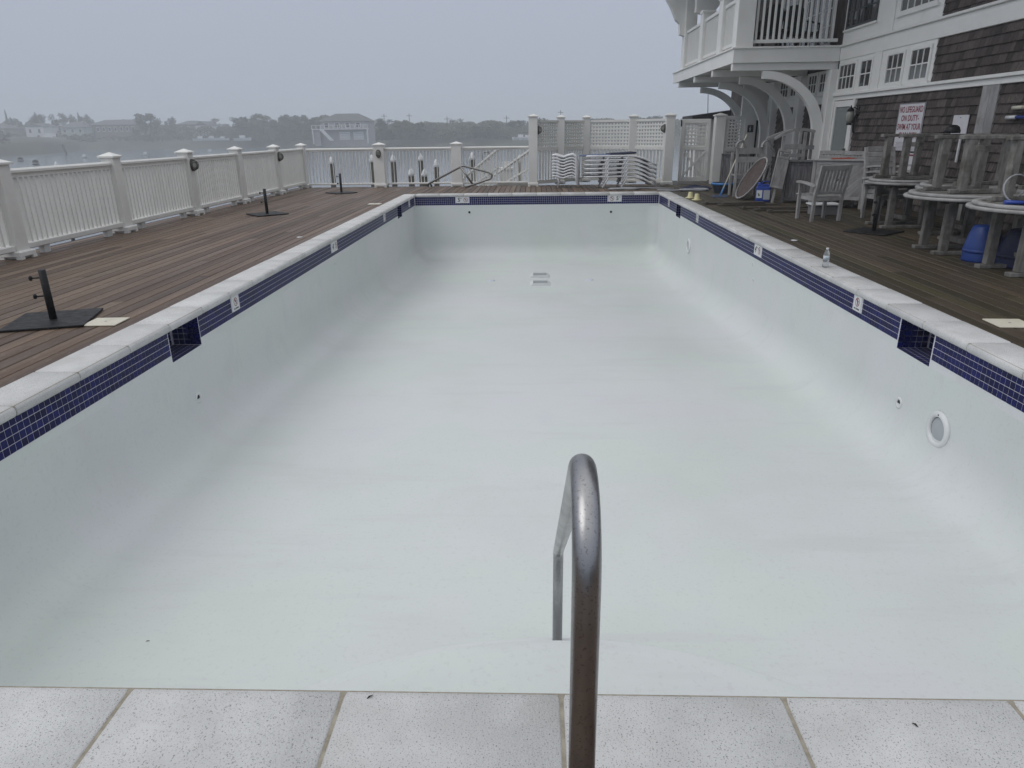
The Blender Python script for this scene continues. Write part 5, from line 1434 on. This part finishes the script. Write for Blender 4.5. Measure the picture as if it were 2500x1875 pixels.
scrub('shore_brush', 'low brown brush along the far left shore', [(-176.8, 380.8, -102, 351.9, 2.72, 7.82, 9000), (-226.1, 363.8, -176.8, 384.2, 0.85, 2.72, 1800), (-255, 365.5, -222.7, 360.4, 1.02, 3.74, 2000), (-323, 382.5, -255, 391, 1.7, 5.95, 6000), (-289, 246.5, -192.1, 263.5, 1.02, 3.4, 2200)], MT['leafbrown'], 2)
def wood(name, lab, strips, mat, seed, base=0.68):
    r = random.Random(seed); mb = MB(); vs_ = []; fs = []
    for (x0, y0, x1, y1, h0, h1, n, sz) in strips:
        L0 = math.hypot(x1 - x0, y1 - y0)
        bumps = [(r.random(), r.uniform(3.4, 8.5)/L0, r.uniform(.35, 1.)) for _ in range(int(L0/3.7))]
        for i in range(n):
            f = r.random(); top = h0 + (h1 - h0)*max([a*max(0, 1 - ((f - c)/w_)**2)**.5 for c, w_, a in bumps] + [.0])
            x = x0 + (x1 - x0)*f; y = y0 + (y1 - y0)*f; L = math.hypot(x, y); q = r.uniform(0, 17)
            p = Vector((x + x/L*q, y + y/L*q, base + top*r.random()**.6)); d1 = Vector((r.uniform(-1, 1), r.uniform(-1, 1), r.uniform(-.6, .6))).normalized(); d2 = d1.orthogonal().normalized()
            s = sz*r.uniform(.6, 1.3); b = len(vs_); vs_ += [p + d1*s, p + d2*s*.7, p - d1*s, p - d2*s*.7]; fs.append((b, b + 1, b + 2, b + 3))
    mb.add(vs_, fs); o = mb.build(name, mat, None, fix=False); tag(o, lab, 'wood', kind='stuff')
wood('far_wood', 'faint continuous wood behind the houses and trees of the far shore', [(-357, 445.4, -255, 455.6, 3.4, 11.9, 7000, 0.71), (-255, 455.6, -166.6, 445.4, 2.55, 8.5, 6000, 0.71), (-166.6, 408, -88.4, 374, 4.25, 10.2, 9000, 0.68), (-78.2, 360.4, -3.4, 350.2, 2.55, 6.12, 7000, 0.61), (-3.4, 350.2, 119, 340, 2.55, 6.8, 8000, 0.61)], MT['leafolive'], 11)
# ---- houses
def house(lab, x0, x1, y, zb, ze, zt, wall, hip=.28, dep=13., garage=False, ridge='x'):
    o_ = ((x0 + x1)/2, y, zb); t = root('shore_house', lab, 'house', o_, group='houses on the far shore')
    mb = MB(o_); mb.box(x0, x1, y, y + dep, zb - 2.5, ze); mb.build('wall', wall, t)
    e = .7; w_ = x1 - x0; mb = MB(o_)
    if ridge == 'x':
        h = hip*w_
        mb.add([(x0 - e, y - e, ze), (x1 + e, y - e, ze), (x1 + e, y + dep + e, ze), (x0 - e, y + dep + e, ze), (x0 + h, y + dep/2, zt), (x1 - h, y + dep/2, zt)], [(0, 1, 5, 4), (1, 2, 5), (2, 3, 4, 5), (3, 0, 4), (0, 3, 2, 1)])
    else:
        m = (x0 + x1)/2; mb.prism([(x0 - e*.6, ze), (x1 + e*.6, ze), (m, zt)], 'y', y - e*.5, y + dep)
    mb.build('roof', MT['roof'], t)
    nw = max(2, int(w_/3.4))
    for i in range(nw):
        if garage: break
        xx = x0 + w_*(i + .5)/nw; fr = MB(o_); fr.box(xx - .8, xx + .8, y - .08, y - .001, zb + (ze - zb)*.45, zb + (ze - zb)*.85); f = fr.build('window', MT['hwhite'], t)
        pn = MB(o_); pn.box(xx - .62, xx + .62, y - .1, y - .081, zb + (ze - zb)*.5, zb + (ze - zb)*.80); pn.build('pane', MT['glassdark'], f)
    return t, o_
house('pale little house below the bare grove at far left', -279.65, -269.45, 397.8, 1.02, 7.31, 9.18, MT['hwhite'], ridge='y')
house('pale green house with low roof on the far left shore', -264.35, -251.09, 404.6, 1.53, 6.8, 9.86, MT['hgreen'])
house('wide brown house with hipped roof beyond the left railing', -253.3, -226.1, 413.1, 1.53, 7.99, 10.88, MT['hbrown'], .2, 16)
house('grey roofed house among bare trees left of the tree belt', -208.25, -194.65, 425, 1.53, 7.82, 10.03, MT['hbrown'])
house('narrow white gabled house on the far shore', -187, -180.54, 402.9, 1.53, 6.97, 9.18, MT['hwhite'], ridge='y')
house('dim brown house at the far left edge of the shore', -316.2, -295.8, 404.6, 1.53, 6.8, 9.52, MT['hbrown'])
t, o_ = house('raised grey house with hip roof, deck and two white garage doors', -82.28, -64.6, 282.2, -0.68, 6.12, 9.01, MT['hgrey'], .24, 15., True)
for xa, xb in ((-75.14, -71.06), (-69.7, -65.79)):
    mb = MB(o_); mb.box(xa, xb, 282.03, 282.2, -0.6, 2.29); d = mb.build('garage_door', MT['hwhite'], t)
    mb = MB(o_)
    for k in range(3): mb.box(xa + 0.17, xb - 0.17, 282, 282.03, -0.09 + k*.85, 0.03 + k*.85)
    mb.build('door_groove', MT['hgrey'], d)
mb = MB(o_); mb.box(-84.83, -82.31, 281.01, 285.6, -2.72, 3.13); mb.build('side_wall', MT['hgrey'], t)
mb = MB(o_); mb.box(-85.34, -63.58, 280.33, 282.2, 3.14, 3.48); mb.build('deck_floor', MT['hwhite'], t)
mb = MB(o_); mb.box(-85.34, -63.58, 280.33, 280.43, 4.67, 4.84); mb.build('deck_rail', MT['hwhite'], t)
for i in range(14):
    mb = MB(o_); xx = -85.17 + i*1.65; mb.box(xx - 0.1, xx + 0.1, 280.33, 280.47, 3.48, 4.67); mb.build('deck_baluster', MT['hwhite'], t)
for xx in (-85, -63.92):
    mb = MB(o_); mb.box(xx - 0.2, xx + 0.2, 280.41, 280.67, -2.04, 3.14); mb.build('deck_post', MT['hwhite'], t)
mb = MB(o_); mb.prism([(-81.94, 3.14), (-80.58, 3.14), (-76.84, -0.85), (-78.2, -0.85)], 'y', 279.14, 279.99); mb.build('stair', MT['hwhite'], t)
for i in range(4):
    xx = -79.9 + i*4.08; mb = MB(o_); mb.box(xx - 0.94, xx + 0.94, 282.03, 282.2, 3.74, 5.61); f = mb.build('window', MT['hwhite'], t); mb = MB(o_); mb.box(xx - 0.71, xx + 0.71, 282, 282.03, 3.91, 5.44); mb.build('pane', MT['glassdark'], f)
# ---- utility poles
for x, y, zt, lab in ((-79.56, 391, 11.22, 'faint utility pole just right of the garage house roof'), (-64.77, 382.5, 11.05, 'utility pole with crossarm right of the garage house'), (-42.16, 357, 8.84, 'utility pole beside the see-through tree'), (-13.77, 365.5, 9.01, 'utility pole left of the tall fence post'), (-201.28, 408, 11.9, 'faint utility pole behind the grey roofed house'), (12.75, 365.5, 11.22, 'utility pole top above the lattice fence')):
    t = root('utility_pole', lab, 'utility pole', (x, y, 0.34)); mb = MB(); mb.tube([(0, 0, -1), (0, 0, zt - 0.34)], [.24, .18], 8); mb.build('mast', MT['bark'], t)
    mb = MB(); mb.box(-1.4, 1.4, -.1, .1, zt - 1.55, zt - 1.33); mb.build('crossarm', MT['bark'], t)
# ---- boats and cars pulled up on the shore, buoys on the water
def skiff(lab, x, y, z, L, rz, name='small_boat'):
    t = root(name, lab, 'boat', (x, y, z), rz, 'boats on the far shore')
    mb = MB(); S_ = [(-.5, .30, .0), (-.3, .36, 0), (.1, .34, .0), (.35, .2, .06), (.5, .02, .14)]; vs_ = []; fs = []
    for sx, hw, ri in S_: vs_ += [(sx*L, -hw*L*.5, .26*L*.6 + ri), (sx*L, -hw*L*.28, 0 + ri*.5), (sx*L, hw*L*.28, 0 + ri*.5), (sx*L, hw*L*.5, .26*L*.6 + ri)]
    for i in range(4):
        for k in range(3): fs.append((4*i + k, 4*i + k + 1, 4*i + 5 + k, 4*i + 4 + k))
        fs.append((4*i, 4*i + 4, 4*i + 7, 4*i + 3))
    fs += [(0, 3, 2, 1), (16, 17, 18, 19)]; mb.add(vs_, fs); mb.build('hull', MT['hwhite'], t)
    mb = MB(); mb.box(-.15*L, .12*L, -.1*L, .1*L, .155*L, .30*L); mb.build('cabin', MT['hwhite'], t)
for x, y, z, L, rz, lab in ((-170.34, 370.6, -0.85, 7.65, .1, 'leftmost of three pale boats ashore below the white gabled house'), (-163.71, 368.9, -0.85, 7.65, .2, 'middle of three pale boats ashore below the white gabled house'), (-158.1, 368.9, -0.85, 6.8, -.1, 'rightmost of three pale boats ashore below the white gabled house'), (-144.5, 360.4, -1.02, 8.5, .0, 'pale boat ashore left of the long tree belt'), (-252.62, 377.4, -0.51, 15.3, .05, 'long pale boat on the far left bank'), (-5.78, 311.95, -1.7, 7.14, .3, 'left of two boats drawn up by the tall fence post'), (-2.72, 310.42, -1.87, 7.14, .2, 'right of two boats drawn up by the tall fence post')):
    skiff(lab, x, y, z, L, rz)
for i, (x, y, lab) in enumerate(((-141.44, 196.35, 'small dark mooring buoy farthest left on the water'), (-119.17, 170.34, 'dark mooring buoy left of the white cone top'), (-137.19, 218.45, 'grey mooring buoy beyond the second railing post'), (-131.92, 243.78, 'grey mooring buoy beyond the third railing post'), (-126.48, 281.35, 'faint mooring buoy left of the fifth railing post'))):
    t = root('mooring_buoy', lab, 'buoy', (x, y, ZW), group='mooring buoys'); mb = MB(); mb.lathe([(.3, -.5), (.7, 0), (.75, .4), (.5, .9), (.0001, 1.1)], 14); mb.build('float', MT['iron'] if i < 2 else MT['gplastic'], t); mb = MB(); mb.lathe([(.75, .2), (.77, .28), (.75, .36)], 14); mb.build('stripe', MT['hwhite'], t)
# ---- dock beyond the far railing
def piling(lab, x, y, zt, r=.105, lean=0):
    t = root('dock_piling', lab, 'piling', (x, y, ZW), group='capped pilings at the dock')
    mb = MB(); mb.tube([(lean, 0, -1.2), (0, 0, zt - ZW - .25)], r, 12); mb.build('shaft', MT['piling'], t)
    mb = MB(); mb.lathe([(r + .012, zt - ZW - .30), (r + .015, zt - ZW - .22), (r*.5, zt - ZW - .07), (.0001, zt - ZW)], 12); mb.build('cone_cap', MT['wplastic'], t)
k_ = 1.0
for x, y, zt, lab in ((-8.3, 29.5, .62, 'white-capped piling nearest the left corner of the far railing'), (-6.29, 28, .72, 'white-capped piling just left of the first far post'), (-5.52, 28.3, .71, 'white-capped piling just right of the first far post'), (-4.62, 29.5, .70, 'tall white-capped piling in the middle of the second bay'), (-4.45, 26.0, .30, 'shorter left piling of the front pair in the second bay'), (-4.0, 26.2, .27, 'shorter right piling of the front pair in the second bay'), (-3.81, 28, .52, 'white-capped piling right of the front pair'), (-2.4, 28, .77, 'white-capped piling right of the second far post'), (-.58, 28, .65, 'white-capped piling beside the gangway rail'), (-27.5, 41.0, .2, 'white cone-topped piling beyond the left railing')):
    piling(lab, x, y, zt)
t = root('channel_stake', 'leaning dark stake out on the water at left', 'stake', (-177.14, 271.66, ZW)); mb = MB(); mb.tube([(0, 0, -.5), (-.85, 0, 3.2)], .36, 8); mb.build('shaft', MT['bark'], t); mb = MB(); mb.tube([(-.85, 0, 3.2), (-.9, 0, 3.45)], .4, 8); mb.build('band', MT['bark'], t)
o_ = (-6., 27.2, -1.5)
t = root('low_dock', 'bleached low dock with white railings below the far railing', 'dock', o_)
for i in range(44):
    mb = MB(o_); xx = -10.6 + i*.21; mb.box(xx, xx + .195, 26.4, 27.9, -1.52, -1.46); mb.build('plank', MT['dockwood'], t)
mb = MB(o_); mb.box(-10.6, -1.4, 26.45, 27.85, -1.75, -1.53); mb.build('fascia', MT['hwhite'], t)
for xx in (-10., -7.2, -4.4, -1.8):
    mb = MB(o_); mb.box(xx - .1, xx + .1, 27.0, 27.2, ZW - 1, -1.75); mb.build('pile', MT['piling'], t)
o_ = (-5.4, 27.2, -1.46)
t = root('dock_railing', 'curved white picket railing on the low dock', 'railing', o_)
for i in range(14):
    x = -6.2 + i*.235; h = .78 + .22*math.sin(PI*(i/13)*1.15); mb = MB(o_); mb.cbox(x - .07, x + .07, 27.0, 27.05, -1.46, -1.46 + h, .01); mb.build('picket', MT['white'], t)
mb = MB(o_); mb.box(-6.3, -3.0, 27.06, 27.11, -1.25, -1.15); mb.build('rail', MT['white'], t)
mb = MB(o_); mb.box(-6.3, -3.0, 27.06, 27.11, -.95, -.87); mb.build('rail', MT['white'], t)
o_ = (-.3, 21.3, 0)
t = root('gangway', 'white railed gangway sloping down from the deck to the dock', 'gangway', o_)
A = Vector((-.55, 21.3, 0)); B = Vector((-2.6, 28.0, -1.42)); dA = (B - A); sdv = Vector((dA.y, -dA.x, 0)).normalized()
mb = MB(o_); mb.bar(A, B, 1.1, .12); mb.build('walkway', MT['dockwood'], t)
for s in (-.52, .52):
    a = A + sdv*s; b = B + sdv*s
    mb = MB(o_); mb.bar(a + Vector((0, 0, 1.0)), b + Vector((0, 0, .95)), .09, .06); mb.build('top_rail', MT['white'], t)
    mb = MB(o_); mb.bar(a + Vector((0, 0, .5)), b + Vector((0, 0, .5)), .04, .05); mb.build('middle_rail', MT['white'], t)
    for i in range(15):
        f = (i + .5)/15; p = a + (b - a)*f; mb = MB(o_); mb.box(p.x - .025, p.x + .025, p.y - .025, p.y + .025, p.z, p.z + .97); mb.build('baluster', MT['white'], t)
t = root('dock_post', 'square white dock post with stepped cap below the far railing', 'post', (-1.02, 26, ZW)); mb = MB(); mb.box(-.22, .22, -.22, .22, -.5, .2 - ZW); mb.build('shaft', MT['white'], t); mb = MB(); mb.box(-.27, .27, -.27, .27, .2 - ZW, .27 - ZW); mb.box(-.12, .12, -.12, .12, .27 - ZW, .46 - ZW); mb.build('cap', MT['white'], t)
t = root('ladder_hoop', 'thin grey metal ladder hoop behind the second far railing bay', 'ladder', (-1.75, 26.4, -1.46))
mb = MB(); mb.tube(fillet([(-.12, 0, 0), (-.12, 0, 2.25), (.12, 0, 2.25), (.12, 0, 0)], [0, .1, .1, 0], 5), .025, 8); mb.build('hoop', MT['steeldark'], t)
for k in range(5):
    mb = MB(); mb.tube([(-.12, 0, .3 + k*.3), (.12, 0, .3 + k*.3)], .015, 6); mb.build('rung', MT['steeldark'], t)
# ------------------------------------------------------------------ haze
mb = MB(); mb.box(-1500, 1500, -350, 1500, -6.0, 18.5)
hz = mb.build('haze', None)
m = bpy.data.materials.new('sea_fog'); m.use_nodes = True
n = m.node_tree.nodes; n.clear(); ou = n.new('ShaderNodeOutputMaterial'); pv = n.new('ShaderNodeVolumePrincipled')
pv.inputs['Color'].default_value = (.92, .96, 1.0, 1); pv.inputs['Density'].default_value = .0015; pv.inputs['Anisotropy'].default_value = .0
m.node_tree.links.new(pv.outputs[0], ou.inputs['Volume'])
hz.data.materials.append(m); hz['kind'] = 'stuff'
